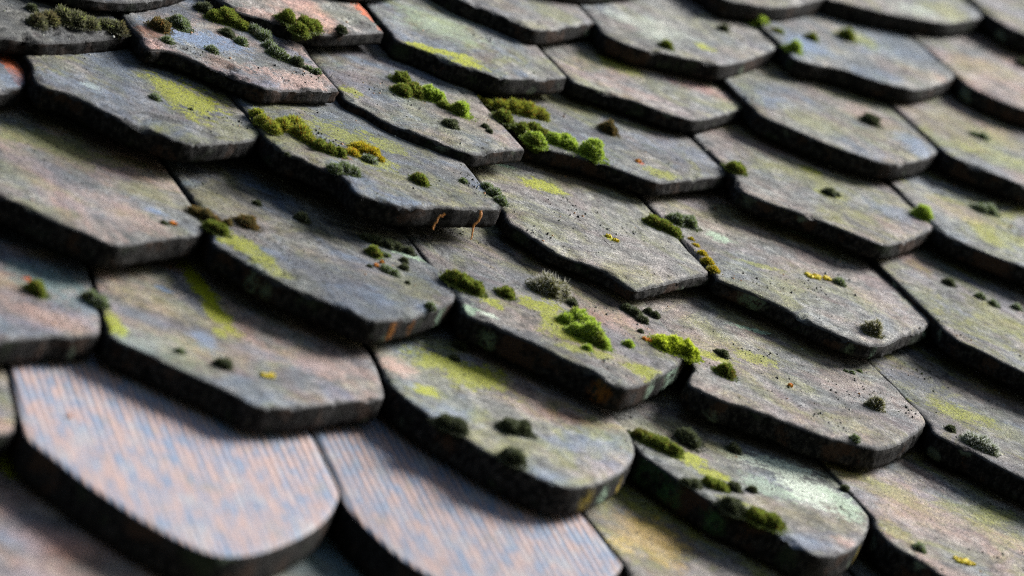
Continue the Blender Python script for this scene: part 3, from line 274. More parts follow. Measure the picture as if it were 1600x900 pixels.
MOSS = [
    ('long shaggy mat of dark moss along the dark tile in the top left corner', 'shag', 15, [(0.0038, -0.1101, 0.00525), (0.0149, -0.0976, 0.00609), (0.0281, -0.0872, 0.00653), (0.037, -0.0873, 0.00653), (0.0463, -0.0861, 0.00573)]),
    ('short olive tuft of moss right of the long mat in the top left corner', 'shag', 15, [(0.0604, -0.0797, 0.00493), (0.0682, -0.0795, 0.00535)]),
    ('black moss lump left of the long mat at the top left edge', 'dark', 15, [(0.0088, -0.0799, 0.00285)]),
    ('brown fuzzy moss cushion with an orange fleck, leftmost on the broken pinkish tile', 'brown', 16, [(-0.0502, -0.0873, 0.00622)]),
    ('olive fuzzy moss cushion second from left along the broken pinkish tile', 'grey', 16, [(-0.0302, -0.0692, 0.00669)]),
    ('small dark moss cushion near the left edge of the broken pinkish tile', 'grey', 16, [(-0.0522, -0.1113, 0.00371)]),
    ('small grey moss tuft in the middle of the broken pinkish tile', 'grey', 16, [(-0.0192, -0.1082, 0.00311)]),
    ('low dark moss pad below the big moss mass of the broken pinkish tile', 'dark', 16, [(0.0064, -0.063, 0.00421)]),
    ('round dark moss button on the upper side of the broken pinkish tile', 'grey', 16, [(0.0131, -0.0739, 0.00358)]),
    ('large dark moss mass with green crest in the joint under the chipped brown tile', 'olive', 16, [(0.0067, -0.0348, 0.00595), (0.0153, -0.0329, 0.00766), (0.0236, -0.0407, 0.00553)]),
    ('flat blackish moss at the far upper left of the broken pinkish tile', 'dark', 16, [(0.0028, -0.0218, 0.00511)]),
    ('grey brown ridge of moss running down the upper side of the broken pinkish tile', 'grey', 16, [(0.0334, -0.0441, 0.00553), (0.0367, -0.0515, 0.00637), (0.0364, -0.0691, 0.00465), (0.0369, -0.0814, 0.00505), (0.0418, -0.0865, 0.00379)]),
    ('dark moss knob near the right end of the ridge on the broken pinkish tile', 'dark', 16, [(0.0484, -0.0906, 0.00421)]),
    ('thin greenish moss strip at the right end of the ridge on the broken pinkish tile', 'grey', 16, [(0.0557, -0.0953, 0.00252), (0.061, -0.0979, 0.00252)]),
    ('smaller green moss cushion beside the large one on the chipped brown tile', 'olive', 10, [(-0.0207, -0.1393, 0.00642)]),
    ('large bright topped moss cushion draped over the end of the chipped brown tile', 'olive', 10, [(-0.0077, -0.1432, 0.00729), (-0.0179, -0.1588, 0.00554), (-0.0014, -0.1418, 0.00472)]),
    ('dark little moss button at the end of the chipped brown tile', 'dark', 10, [(0.0229, -0.132, 0.00302)]),
    ('tiny whitish moss tuft in the middle of the grey rounded tile at upper left', 'grey', 22, [(0.0031, -0.0907, 0.00281)]),
    ('tiny black speck of moss on the yellow-green stain of the grey rounded tile', 'dark', 22, [(0.0269, -0.0947, 0.00121)]),
    ('ragged yellow-green moss in the joint left of the tile with orange strands', 'star', 23, [(-0.076, -0.0551, 0.00408), (-0.0762, -0.0691, 0.00487), (-0.0733, -0.0781, 0.00527)]),
    ('thick yellow-green moss heap on the upper left of the tile with orange strands', 'star', 23, [(-0.0634, -0.0691, 0.0061), (-0.0521, -0.0604, 0.00695), (-0.0517, -0.0751, 0.00651), (-0.0495, -0.0844, 0.00487)]),
    ('olive moss roll trailing down behind the yellow-green heap', 'olive', 23, [(-0.0449, -0.0924, 0.00486), (-0.0381, -0.0937, 0.00527), (-0.0312, -0.0951, 0.00406)]),
    ('grey fuzzy moss pad on the left edge of the tile with orange strands', 'grey', 23, [(-0.0454, -0.1271, 0.00401), (-0.0379, -0.1239, 0.00563), (-0.0318, -0.1246, 0.00402)]),
    ('bright yellow starry moss with orange tips on the tile with orange strands', 'yellow', 23, [(-0.0186, -0.0858, 0.00408), (-0.008, -0.0745, 0.00615), (-0.0015, -0.0772, 0.00533), (0.0011, -0.0852, 0.00327)]),
    ('olive fuzzy cushion tucked below the bright yellow starry moss', 'grey', 23, [(-0.0087, -0.0929, 0.00448)]),
    ('speck of moss near the left edge of the tile with orange strands', 'dark', 23, [(-0.0769, -0.12, 0.0014)]),
    ('round olive moss button in the middle of the tile with orange strands', 'olive', 23, [(0.0209, -0.1109, 0.0055)]),
    ('tiny pale tuft right of the round olive button on the tile with orange strands', 'grey', 23, [(0.0627, -0.0867, 0.00227)]),
    ('narrow fuzzy moss edging the right corner of the tile with orange strands', 'grey', 23, [(0.0811, -0.0861, 0.00331), (0.083, -0.0946, 0.00372), (0.0821, -0.1086, 0.00329)]),
    ('small dark cushion, topmost of the short moss line at upper centre', 'olive', 17, [(0.0002, -0.0286, 0.00585)]),
    ('long brown green moss cushion at the head of the short moss line at upper centre', 'olive', 17, [(-0.009, -0.0559, 0.00644), (0.0022, -0.0494, 0.00689)]),
    ('green moss cushion in the middle of the short moss line at upper centre', 'bright', 17, [(0.0127, -0.0503, 0.00647), (0.0187, -0.0526, 0.00561)]),
    ('small brown cushion squeezed between two green ones in the short moss line', 'olive', 17, [(0.0201, -0.0644, 0.0043)]),
    ('bright green round cushion at the lower end of the short moss line at upper centre', 'bright', 17, [(0.0295, -0.0693, 0.00688)]),
    ('dark flat cushion standing alone below the short moss line at upper centre', 'dark', 17, [(0.0096, -0.103, 0.0051)]),
    ('small black crumb of moss right of the dark flat cushion', 'dark', 17, [(0.0429, -0.0866, 0.00214), (0.0433, -0.0943, 0.00193)]),
    ('round olive cushion below the long ragged moss strip', 'olive', 17, [(0.0683, -0.0576, 0.00586)]),
    ('long ragged yellow-brown moss strip under the edge of the tile above', 'star', 18, [(-0.1046, -0.0327, 0.00308), (-0.0977, -0.0358, 0.00352), (-0.0882, -0.0374, 0.00528), (-0.0769, -0.0356, 0.00661), (-0.0674, -0.036, 0.00706), (-0.0572, -0.0361, 0.00575)]),
    ('yellow-brown moss clump at the joint, beside the small green cushion', 'olive', 18, [(-0.0889, -0.0804, 0.00565), (-0.0791, -0.0772, 0.00654), (-0.0717, -0.0788, 0.0048)]),
    ('small green cushion hanging below the joint between two tiles', 'bright', 18, [(-0.0867, -0.0996, 0.00649)]),
    ('large bright green cushion draped over the tile edge right of the joint', 'bright', 18, [(-0.066, -0.087, 0.00653), (-0.0579, -0.0894, 0.00741)]),
    ('bright green round cushion, last of the row on the tile edge', 'bright', 18, [(-0.0409, -0.096, 0.00872)]),
    ('lone brown moss cushion higher up, right of the bright green row', 'brown', 18, [(0.0001, -0.032, 0.00603)]),
    ('tiny dark speck of moss above the bright green row', 'dark', 18, [(-0.0461, -0.0635, 0.00176)]),
    ('dark round moss button at the lower left of a blurred upper tile', 'olive', 6, [(-0.0436, -0.1597, 0.00397)]),
    ('dark tiny moss button left of the pale green one near the top', 'dark', 6, [(0.0431, -0.0761, 0.00338)]),
    ('pale bright green moss cushion near the top right', 'bright', 6, [(0.091, -0.0403, 0.00686)]),
    ('dark olive cushion just below the pale bright green one near the top right', 'olive', 6, [(0.0994, -0.0557, 0.00635)]),
    ('bright green cushion at the left shoulder of the bluish tile near top right', 'bright', 7, [(-0.0863, -0.1478, 0.00579)]),
    ('small dark green cushion on the upper left of the bluish tile near top right', 'olive', 7, [(-0.0477, -0.1018, 0.00442)]),
    ('brown cushion in the middle of the bluish tile near top right', 'olive', 7, [(-0.0022, -0.0744, 0.00646)]),
    ('lone dark round cushion on the pale blue ended tile at right', 'dark', 13, [(0.0335, -0.0775, 0.00572)]),
    ('dark green cushion at the right corner of the tile with the bright green row', 'olive', 19, [(-0.0813, -0.0745, 0.00629)]),
    ('dark moss crumb on the olive stain of the long tile at right', 'dark', 19, [(-0.003, -0.0757, 0.00386), (0.005, -0.0738, 0.00205)]),
    ('grey green flat moss on the blurred tile at the right edge', 'grey', 14, [(-0.0458, -0.0894, 0.0034), (-0.0389, -0.092, 0.00438)]),
    ('dark moss patch at the very right edge of the upper tiles', 'dark', 8, [(-0.002, -0.0732, 0.00463)]),
    ('green moss with white top on the right corner of the long tile', 'bright', 19, [(0.0772, -0.0758, 0.00666)]),
    ('grey green moss cushion on the blurred tile at right, below the flat one', 'grey', 20, [(-0.0376, -0.0504, 0.00516), (-0.0299, -0.05, 0.00517)]),
    ('brown elongated moss at the joint right of the large pink tile', 'brown', 27, [(0.0883, -0.0405, 0.00466), (0.0936, -0.0454, 0.00543), (0.0969, -0.0514, 0.00388)]),
    ('green moss tucked into the joint below the brown elongated moss', 'olive', 28, [(-0.0824, -0.0576, 0.00424), (-0.0779, -0.061, 0.00501)]),
    ('dark moss button right of the joint on the rounded tile with yellow-green stain', 'brown', 28, [(-0.0519, -0.0364, 0.00624)]),
    ('small orange brown moss crumb left of the dark button', 'brown', 28, [(-0.0669, -0.0435, 0.00252)]),
    ('tiny dark tuft near the top of the rounded tile with yellow-green stain', 'dark', 28, [(-0.0289, 0.0078, 0.00238)]),
    ('spiky dark tuft on the upper middle of the rounded tile with yellow-green stain', 'dark', 28, [(-0.0009, -0.002, 0.00398)]),
    ('tiny dark crumb beside the orange fleck on the large pink tile', 'dark', 27, [(0.0563, -0.0733, 0.00191)]),
    ('round olive cushion on the upper right of the rounded tile', 'olive', 28, [(0.0377, -0.0348, 0.00475)]),
    ('blackish ragged moss band along the upper right rim of the rounded tile', 'dark', 28, [(0.0418, -0.009, 0.0032), (0.0486, -0.0104, 0.0044), (0.0554, -0.0117, 0.0044), (0.0627, -0.0119, 0.00361), (0.0702, -0.0139, 0.00321)]),
    ('small mint green tuft right of the round olive cushion', 'grey', 28, [(0.0481, -0.0314, 0.00238)]),
    ('dark and mint tuft below the orange fleck on the rounded tile', 'grey', 28, [(0.0377, -0.0591, 0.00354), (0.0422, -0.0616, 0.00275)]),
    ('tiny black tuft left of the orange fleck on the rounded tile', 'dark', 28, [(0.0254, -0.0597, 0.00157)]),
    ('small black cushion upper of two on the right of the rounded tile', 'dark', 28, [(0.0592, -0.0344, 0.00239)]),
    ('small black cushion lower of two on the right of the rounded tile', 'dark', 28, [(0.0542, -0.0477, 0.00257)]),
    ('black pinhead tuft below the two small black cushions', 'dark', 28, [(0.0476, -0.0723, 0.00137)]),
    ('grey fuzzy tuft near the right end of the rounded tile', 'grey', 28, [(0.05, -0.107, 0.00291)]),
    ('dark domed cushion with an orange fleck behind it on the leftmost tile', 'olive', 32, [(0.0579, 0.0136, 0.00622)]),
    ('whitish moss across the joint between the leftmost tile and its neighbour', 'grey', 33, [(-0.0856, 0.0092, 0.00406), (-0.0816, 0.0049, 0.0048)]),
    ('tiny grey tuft left of the round dark cushion on the long lower tile', 'grey', 33, [(-0.0462, -0.0458, 0.00237)]),
    ('round dark cushion in the middle of the long lower tile at left', 'dark', 33, [(-0.0212, -0.0542, 0.00457)]),
    ('big green cushion at the upper left corner of the mossiest tile', 'olive', 29, [(-0.0801, -0.0453, 0.00595), (-0.075, -0.0485, 0.00754), (-0.069, -0.0541, 0.00595)]),
    ('small round mint green cushion right of the big green corner cushion', 'olive', 29, [(-0.0431, -0.0469, 0.00499)]),
    ('tall fuzzy brown and white cushion with orange tips on the mossiest tile', 'hairy', 29, [(-0.0092, -0.021, 0.00526), (-0.0012, -0.0199, 0.00851), (0.0081, -0.0182, 0.00568)]),
    ('small dark tuft right of the tall fuzzy cushion', 'dark', 29, [(0.0106, -0.0345, 0.00303)]),
    ('bright green cushion, upper of the joined pair on the mossiest tile', 'bright', 29, [(-0.0092, -0.0704, 0.00518), (-0.0003, -0.067, 0.00679), (0.0083, -0.0666, 0.0044)]),
    ('large bright green cushion, lower of the joined pair on the mossiest tile', 'bright', 29, [(-0.0094, -0.0885, 0.00555), (-0.0006, -0.0918, 0.00833), (0.0048, -0.0986, 0.00555)]),
    ('small bright tuft under the joined pair on the mossiest tile', 'bright', 29, [(-0.0116, -0.112, 0.00256)]),
    ('dark spiky moss patch, left of two, above the right end of the mossiest tile', 'dark', 29, [(0.0579, -0.0198, 0.00368), (0.0614, -0.025, 0.00409), (0.0627, -0.0342, 0.00326)]),
    ('dark spiky moss patch, right of two, above the right end of the mossiest tile', 'dark', 29, [(0.0772, -0.0123, 0.00206), (0.0806, -0.0165, 0.00247)]),
    ('small mint tuft left of the bright yellow-green corner cushion', 'bright', 29, [(0.0296, -0.0867, 0.00279)]),
    ('dark pinhead tuft above the bright yellow-green corner cushion', 'dark', 29, [(0.0522, -0.0558, 0.00182)]),
    ('bright yellow-green cushion draped over the right corner of the mossiest tile', 'vivid', 29, [(0.0608, -0.0718, 0.00685), (0.0697, -0.0732, 0.00847), (0.0773, -0.0753, 0.00686)]),
    ('small dark cushion at the top of the round-ended tile with two edge cushions', 'dark', 34, [(0.0029, 0.0566, 0.00334)]),
    ('tiny dark cushion below the topmost one on the round-ended tile', 'dark', 34, [(-0.0092, 0.0335, 0.00253)]),
    ('dark domed cushion in the middle of the round-ended tile', 'dark', 34, [(-0.0102, -0.0646, 0.00641), (-0.0019, -0.0637, 0.00642)]),
    ('dark moss hanging on the left edge of the round-ended tile, upper of two', 'dark', 34, [(-0.0599, -0.0791, 0.00521), (-0.053, -0.0813, 0.00596)]),
    ('dark moss hanging on the left edge of the round-ended tile, lower of two', 'dark', 34, [(-0.0279, -0.1128, 0.00666)]),
    ('dark olive elongated moss, lower left of the pair by the joint', 'olive', 24, [(0.06, -0.0123, 0.00517), (0.0663, -0.0165, 0.00646), (0.0719, -0.0222, 0.00517)]),
    ('dark olive cushion, upper right of the pair by the joint', 'grey', 25, [(-0.0842, 0.0085, 0.00522), (-0.0746, 0.0093, 0.0061)]),
    ('yellow and black moss line creeping down the joint beside the smooth grey tile', 'yellow', 25, [(-0.086, -0.0227, 0.00194), (-0.0871, -0.0339, 0.00215), (-0.0887, -0.0485, 0.00278), (-0.0916, -0.0637, 0.00341), (-0.0932, -0.077, 0.00318)]),
    ('small grey cushion right of the yellow lichen on the long tile with yellow lichen', 'grey', 25, [(0.0265, -0.0376, 0.00349)]),
    ('brown fuzzy cushion near the lower end of the long tile with yellow lichen', 'hairy', 25, [(0.0086, -0.1263, 0.00573)]),
    ('round green cushion near the upper left of the tile below the one with yellow lichen', 'olive', 30, [(-0.0675, -0.0645, 0.00627)]),
    ('dark ragged crumbs above the round green cushion', 'dark', 30, [(-0.0544, -0.0258, 0.00205), (-0.0522, -0.0296, 0.00287)]),
    ('fuzzy green cushion near the right end of the tile below the one with yellow lichen', 'hairy', 30, [(0.0494, -0.0611, 0.00495)]),
    ('small grey tuft on the lower edge of the tile below the one with yellow lichen', 'grey', 30, [(-0.0006, -0.1298, 0.00261)]),
    ('pale lichen crumbs scattered above the right end of the tile below', 'grey', 30, [(0.056, -0.0029, 0.00147), (0.0607, -0.0037, 0.00168), (0.07, 0.0036, 0.00148)]),
    ('dark cushion on the upper left of the blurred tile at right middle', 'dark', 26, [(-0.0523, -0.0066, 0.00359)]),
    ('grey green tuft, left of three in a row at right middle', 'grey', 26, [(-0.0331, -0.021, 0.00337)]),
    ('grey green tuft, middle of three in a row at right middle', 'grey', 26, [(-0.0254, -0.0291, 0.00314)]),
    ('grey green tuft, right of three in a row at right middle', 'grey', 26, [(-0.0038, -0.025, 0.00315)]),
    ('long white-haired moss roll on the tile edge at lower right', 'white', 31, [(-0.0796, -0.0855, 0.00537), (-0.0742, -0.0888, 0.00578), (-0.0696, -0.0934, 0.00495)]),
    ('dark crumb above the long white-haired moss roll', 'dark', 31, [(-0.0883, -0.0705, 0.00269)]),
    ('ragged green moss roll along the upper left corner of the pale lichen tile', 'olive', 35, [(-0.0607, 0.0063, 0.00468), (-0.0551, 0.0025, 0.00585), (-0.0493, -0.003, 0.00624), (-0.043, -0.0075, 0.00507)]),
    ('dark round cushion on the upper left of the pale lichen tile', 'dark', 35, [(-0.0221, 0.0173, 0.00788)]),
    ('small dark cushion in the upper middle of the pale lichen tile', 'dark', 35, [(0.0131, 0.0196, 0.00377)]),
    ('black cushion, first of four along the left edge of the pale lichen tile', 'dark', 35, [(-0.0543, -0.053, 0.00307), (-0.0485, -0.0532, 0.00345)]),
    ('dark green cushion, second of four along the left edge of the pale lichen tile', 'olive', 35, [(-0.0357, -0.048, 0.00424), (-0.0298, -0.049, 0.00501)]),
    ('dark cushion, third of four along the left edge of the pale lichen tile', 'dark', 35, [(-0.0167, -0.0454, 0.00368)]),
    ('small black cushion, fourth of four along the left edge of the pale lichen tile', 'dark', 35, [(-0.0023, -0.0422, 0.00252)]),
    ('dark rounded cushion hanging on the left edge of the pale lichen tile', 'dark', 35, [(-0.0345, -0.0798, 0.00687)]),
    ('big green and black cushion with orange fleck over the pale lichen tile edge', 'olive', 35, [(-0.0205, -0.0878, 0.00687), (-0.0121, -0.0912, 0.00725)]),
    ('black pointed crumb near the right end of the pale lichen tile', 'dark', 35, [(0.0829, -0.0069, 0.00259)]),
    ('grey green cushion on the left edge of the tile in the lower right corner', 'grey', 36, [(-0.0914, -0.1065, 0.00331)]),
]
LICHEN = [
    ('bright yellow lichen crust in the middle of a long grey tile at right', 'yellow', 25, [(0.0014, -0.0386, 0.00283), (0.0083, -0.0372, 0.00327), (0.0174, -0.0358, 0.00262)]),
    ('bright yellow lichen oval on the long lower tile at left', 'yellow', 33, [(0.0043, -0.0555, 0.00257), (0.0098, -0.0539, 0.00239)]),
    ('bright yellow lichen crust on the tile in the lower right corner', 'yellow', 36, [(-0.0647, -0.1116, 0.00332), (-0.0592, -0.1121, 0.00352), (-0.0555, -0.1132, 0.00195)]),
    ('small orange lichen fleck on the tile below the one with yellow lichen', 'orange', 30, [(-0.0143, -0.0578, 0.00163)]),
    ('orange lichen fleck behind the bright yellow-green corner cushion', 'orange', 29, [(0.0499, -0.0684, 0.00201), (0.0531, -0.0688, 0.00181)]),
    ('orange lichen fleck among small tufts on the rounded tile', 'orange', 28, [(0.0319, -0.0553, 0.00177), (0.0386, -0.047, 0.00138)]),
    ('orange lichen fleck beside a dark crumb on the large pink tile', 'orange', 27, [(0.0635, -0.0694, 0.0023)]),
    ('yellow lichen speck on the smooth grey tile', 'yellow', 24, [(0.0024, -0.064, 0.00189), (0.006, -0.0694, 0.00189)]),
    ('tiny orange lichen speck near the lower end of the tile with the bright green row', 'orange', 18, [(0.0014, -0.0855, 0.00176)]),
    ('tiny yellow lichen speck by the ribs of the ribbed tile', 'orange', 37, [(-0.062, 0.0065, 0.00123)]),
]
STRANDS = [
    [(0.1475, -0.7075, 0.0497), (0.1461, -0.7078, 0.0476), (0.1442, -0.7069, 0.047), (0.1441, -0.7084, 0.0437), (0.1427, -0.7088, 0.0412), (0.1427, -0.7103, 0.0381)],
    [(0.1796, -0.689, 0.0492), (0.1802, -0.6904, 0.0469), (0.18, -0.6918, 0.0437), (0.1776, -0.6925, 0.0394), (0.1778, -0.6941, 0.0363), (0.1783, -0.6968, 0.0311)],
    [(0.1446, -0.7088, 0.0501), (0.1439, -0.7091, 0.0488), (0.1394, -0.7078, 0.046)],
]

W = 0.17          # width of a tile


# ------------------------------------------------------------------ node helpers
class Tree:
    def __init__(self, tree):
        self.t = tree

    def n(self, kind, **kw):
        nd = self.t.nodes.new(kind)
        for k, v in kw.items():
            setattr(nd, k, v)
        return nd

    def put(self, sock, v):
        if isinstance(v, bpy.types.NodeSocket):
            self.t.links.new(v, sock)
        elif isinstance(v, (tuple, list)) and len(v) == 3 and sock.type == 'RGBA':
            sock.default_value = (*v, 1)
        else:
            sock.default_value = v

    def math(self, op, x, y=None, z=None, clamp=False):
        nd = self.n('ShaderNodeMath', operation=op, use_clamp=clamp)
        for i, v in enumerate((x, y, z)):
            if v is not None:
                self.put(nd.inputs[i], v)
        return nd.outputs[0]

    def vmath(self, op, x, y=None):
        nd = self.n('ShaderNodeVectorMath', operation=op)
        self.put(nd.inputs[0], x)
        if y is not None:
            self.put(nd.inputs[1], y)
        return nd.outputs['Value'] if op == 'LENGTH' else nd.outputs[0]

    def noise(self, vec, scale, detail=4.0, rough=0.55, dist=0.0):
        nd = self.n('ShaderNodeTexNoise')
        self.put(nd.inputs['Vector'], vec)
        nd.inputs['Scale'].default_value = scale
        nd.inputs['Detail'].default_value = detail
        nd.inputs['Roughness'].default_value = rough
        nd.inputs['Distortion'].default_value = dist
        return nd.outputs[0]

    def step(self, v, lo, hi, a=0.0, b=1.0):
        nd = self.n('ShaderNodeMapRange', interpolation_type='SMOOTHSTEP')
        for i, x in enumerate((v, lo, hi, a, b)):
            self.put(nd.inputs[i], x)
        return nd.outputs[0]

    def mix(self, f, x, y, mode='MIX'):
        nd = self.n('ShaderNodeMix', data_type='RGBA', blend_type=mode)
        self.put(nd.inputs[0], f)
        self.put(nd.inputs[6], x)
        self.put(nd.inputs[7], y)
        return nd.outputs[2]

    def attr(self, name, where='GEOMETRY'):
        return self.n('ShaderNodeAttribute', attribute_name=name, attribute_type=where)


COLOURS = {
    'ygreen': (0.235, 0.245, 0.012), 'mint': (0.25, 0.31, 0.24), 'pale': (0.37, 0.40, 0.345), 'orange': (0.32, 0.115, 0.05),
    'blue': (0.155, 0.20, 0.27), 'pink': (0.35, 0.255, 0.22), 'dark': (0.020, 0.020, 0.020), 'olive': (0.20, 0.20, 0.075),
    'yellow': (0.62, 0.42, 0.03), 'red': (0.30, 0.17, 0.16), 'rust': (0.17, 0.085, 0.045), 'slate': (0.085, 0.095, 0.115),
    'teal': (0.14, 0.20, 0.20), 'sidelichen': (0.13, 0.18, 0.11), 'mossgreen': (0.05, 0.13, 0.045), 'sidemint': (0.32, 0.45, 0.33), 'sideorange': (0.40, 0.15, 0.02), 'sideyellow': (0.45, 0.33, 0.03),
}


def clay(name, patches=(), ribbed=False):
    m = bpy.data.materials.new(name)
    m.use_nodes = True
    t = Tree(m.node_tree)
    m.node_tree.nodes.clear()
    out = t.n('ShaderNodeOutputMaterial')
    bs = t.n('ShaderNodeBsdfPrincipled')
    t.t.links.new(bs.outputs[0], out.inputs[0])
    obj = t.n('ShaderNodeTexCoord').outputs['Object']
    seed = t.attr('seed', 'OBJECT').outputs['Vector']
    P = t.vmath('ADD', obj, seed)
    par = {k: t.attr(k, 'OBJECT').outputs['Fac'] for k in ('pink', 'blue', 'olive', 'dark', 'pale', 'rough', 'val')}
    rim = t.attr('rim').outputs['Fac']
    side = t.attr('side').outputs['Fac']

    big = t.noise(P, 9, 5, 0.6, 0.6)
    big2 = t.noise(t.vmath('ADD', P, (3.1, 1.7, 0.4)), 11, 5, 0.62, 0.8)
    big3 = t.noise(t.vmath('ADD', P, (7.3, 4.1, 2.2)), 14, 6, 0.65, 0.5)
    big4 = t.noise(t.vmath('ADD', P, (11.9, 2.3, 5.0)), 16, 6, 0.66, 1.0)
    streak = t.noise(t.vmath('MULTIPLY', P, (1.0, 0.16, 1.0)), 85, 5, 0.6, 0.3)      # runs down the slope
    mid = t.noise(P, 95, 6, 0.7)
    fine = t.noise(P, 480, 4, 0.8)
    grain = t.noise(P, 1150, 3, 0.8)

    c = t.mix(t.step(big, 0.30, 0.70), (0.093, 0.098, 0.094), (0.193, 0.194, 0.180))
    c = t.mix(t.math('MULTIPLY', t.step(mid, 0.52, 0.36), 0.55), c, (0.315, 0.308, 0.285))
    c = t.mix(t.math('MULTIPLY', t.step(mid, 0.52, 0.68), 0.55), c, (0.075, 0.070, 0.064))
    c = t.mix(t.math('MULTIPLY', t.step(big2, 0.40, 0.66), par['pink']), c, (0.36, 0.232, 0.190))
    c = t.mix(t.math('MULTIPLY', t.step(big3, 0.42, 0.64), par['blue']), c, (0.105, 0.155, 0.235))
    g = t.step(t.math('ADD', big4, t.math('MULTIPLY', t.math('SUBTRACT', fine, 0.5), 0.25)), 0.46, 0.66)
    c = t.mix(t.math('MULTIPLY', g, par['olive']), c, (0.185, 0.185, 0.035))
    d = t.step(t.math('ADD', big, t.math('MULTIPLY', t.math('SUBTRACT', mid, 0.5), 0.5)), 0.52, 0.70)
    c = t.mix(t.math('MULTIPLY', d, par['dark']), c, (0.055, 0.055, 0.055))
    c = t.mix(t.math('MULTIPLY', t.step(streak, 0.50, 0.72), 0.28), c, (0.07, 0.065, 0.06))
    c = t.mix(t.math('MULTIPLY', t.step(streak, 0.50, 0.30), 0.25), c, (0.32, 0.30, 0.28))

    blot = t.noise(t.vmath('ADD', P, (2.0, 8.0, 4.0)), 27, 7, 0.72, 0.9)
    c = t.mix(t.math('MULTIPLY', t.step(blot, 0.50, 0.68), t.math('MULTIPLY_ADD', par['dark'], 0.8, 0.40), clamp=True), c, (0.052, 0.052, 0.054))
    purple = t.noise(t.vmath('ADD', P, (4.0, 1.0, 9.0)), 13, 6, 0.68, 0.8)
    c = t.mix(t.math('MULTIPLY', t.step(purple, 0.52, 0.66), 0.5), c, (0.135, 0.098, 0.098))
    c = t.mix(t.math('MULTIPLY', t.step(blot, 0.46, 0.32), 0.45), c, (0.30, 0.285, 0.255))
    cool = t.noise(t.vmath('ADD', P, (9.0, 6.0, 7.0)), 6.5, 5, 0.65, 1.2)
    c = t.mix(t.math('MULTIPLY', t.step(cool, 0.50, 0.62), t.math('MULTIPLY', par['blue'], 0.75)), c, (0.085, 0.105, 0.120))
    c = t.mix(t.math('MULTIPLY', t.step(cool, 0.47, 0.36), t.math('MULTIPLY', par['olive'], 0.45)), c, (0.120, 0.140, 0.095))
    # crusts and stains shaped tile by tile, plus one painted blue sheen
    wob = t.noise(P, 42, 6, 0.68)
    wob2 = t.noise(t.vmath('ADD', P, (5.0, 9.0, 1.0)), 210, 4, 0.72)
    jag = t.math('ADD', t.math('MULTIPLY', t.math('SUBTRACT', wob, 0.5), 3.0), t.math('ADD', t.math('MULTIPLY', t.math('SUBTRACT', wob2, 0.5), 2.6), t.math('MULTIPLY', t.math('SUBTRACT', fine, 0.5), 1.6)))
    side_patches = []
    for (x, y, z, rx, ry, col, st, so) in patches:
        q = t.vmath('SUBTRACT', obj, (x, y, z))
        q = t.vmath('MULTIPLY', q, (1 / rx, 1 / ry, 0.0 if z == 0 else 1 / max(rx, 0.008)))
        ln = t.math('ADD', t.vmath('LENGTH', q), jag)
        f = t.math('MULTIPLY', t.step(ln, 1.15 + so * 0.5, 0.75 - so * 0.7), st)
        if z == 0:
            if col in ('ygreen', 'mint', 'pale', 'orange', 'yellow'):
                core = t.math('ADD', t.math('MULTIPLY', f, 1.0 / max(st, .01)), t.math('MULTIPLY_ADD', t.math('ADD', fine, t.math('MULTIPLY', grain, 0.6)), 1.5, -1.2))
                f = t.math('MULTIPLY', t.math('ADD', t.math('MULTIPLY', t.step(core, 0.42, 0.75), 0.75), t.math('MULTIPLY', f, 0.42 / max(st, .01))), min(1.0, st * 1.25), clamp=True)
            c = t.mix(f, c, COLOURS[col])
        else:
            f = t.math('MULTIPLY', t.math('MULTIPLY', f, t.step(wob2, 0.40, 0.54)), 0.9)
            side_patches.append((f, COLOURS[col]))

    if ribbed:
        sx = t.n('ShaderNodeSeparateXYZ')
        t.put(sx.inputs[0], obj)
        slant = t.math('MULTIPLY_ADD', sx.outputs[1], -0.13, sx.outputs[0])
        lane = t.n('ShaderNodeCombineXYZ')
        t.put(lane.inputs[0], slant)
        t.put(lane.inputs[1], sx.outputs[1])
        lane = t.vmath('ADD', lane.outputs[0], seed)
        ph = t.math('ADD', t.math('MULTIPLY', slant, 2 * math.pi / 0.0052), t.math('MULTIPLY', t.math('SUBTRACT', t.noise(t.vmath('MULTIPLY', lane, (1, 0.03, 1)), 60, 2, 0.5), 0.5), 3.0))
        ribs = t.math('MULTIPLY_ADD', t.math('SINE', ph), 0.5, 0.5)
        thin = t.noise(t.vmath('MULTIPLY', lane, (1.0, 0.05, 1.0)), 520, 2, 0.6)
        tone = t.noise(t.vmath('MULTIPLY', lane, (1.0, 0.30, 1.0)), 95, 5, 0.7)
        tone2 = t.noise(t.vmath('ADD', t.vmath('MULTIPLY', lane, (1.0, 0.5, 1.0)), (3, 3, 3)), 55, 6, 0.72)
        c = t.mix(t.step(t.math('ADD', tone, t.math('MULTIPLY_ADD', ribs, 0.16, -0.08)), 0.40, 0.60), (0.165, 0.23, 0.325), (0.40, 0.285, 0.25))
        c = t.mix(t.math('MULTIPLY', t.step(tone2, 0.50, 0.66), 0.75), c, (0.34, 0.35, 0.36))
        c = t.mix(t.math('MULTIPLY', t.step(tone2, 0.46, 0.32), 0.6), c, (0.25, 0.23, 0.18))
        c = t.mix(t.math('MULTIPLY', t.step(ribs, 0.62, 0.10), t.step(slant, 0.075, -0.01, 0.12, 0.46) if ribbed == 2 else 0.46), c, (0.115, 0.105, 0.125))
        c = t.mix(t.math('MULTIPLY', t.step(thin, 0.54, 0.70), 0.3), c, (0.12, 0.11, 0.12))
        c = t.mix(t.math('MULTIPLY', d, t.math('MULTIPLY', par['dark'], 1.0)), c, (0.09, 0.085, 0.085))

    # pits, soot specks, pale crumbs
    sp = t.step(t.math('ADD', fine, t.math('MULTIPLY', t.math('SUBTRACT', mid, 0.5), 0.8)), 0.60, 0.78)
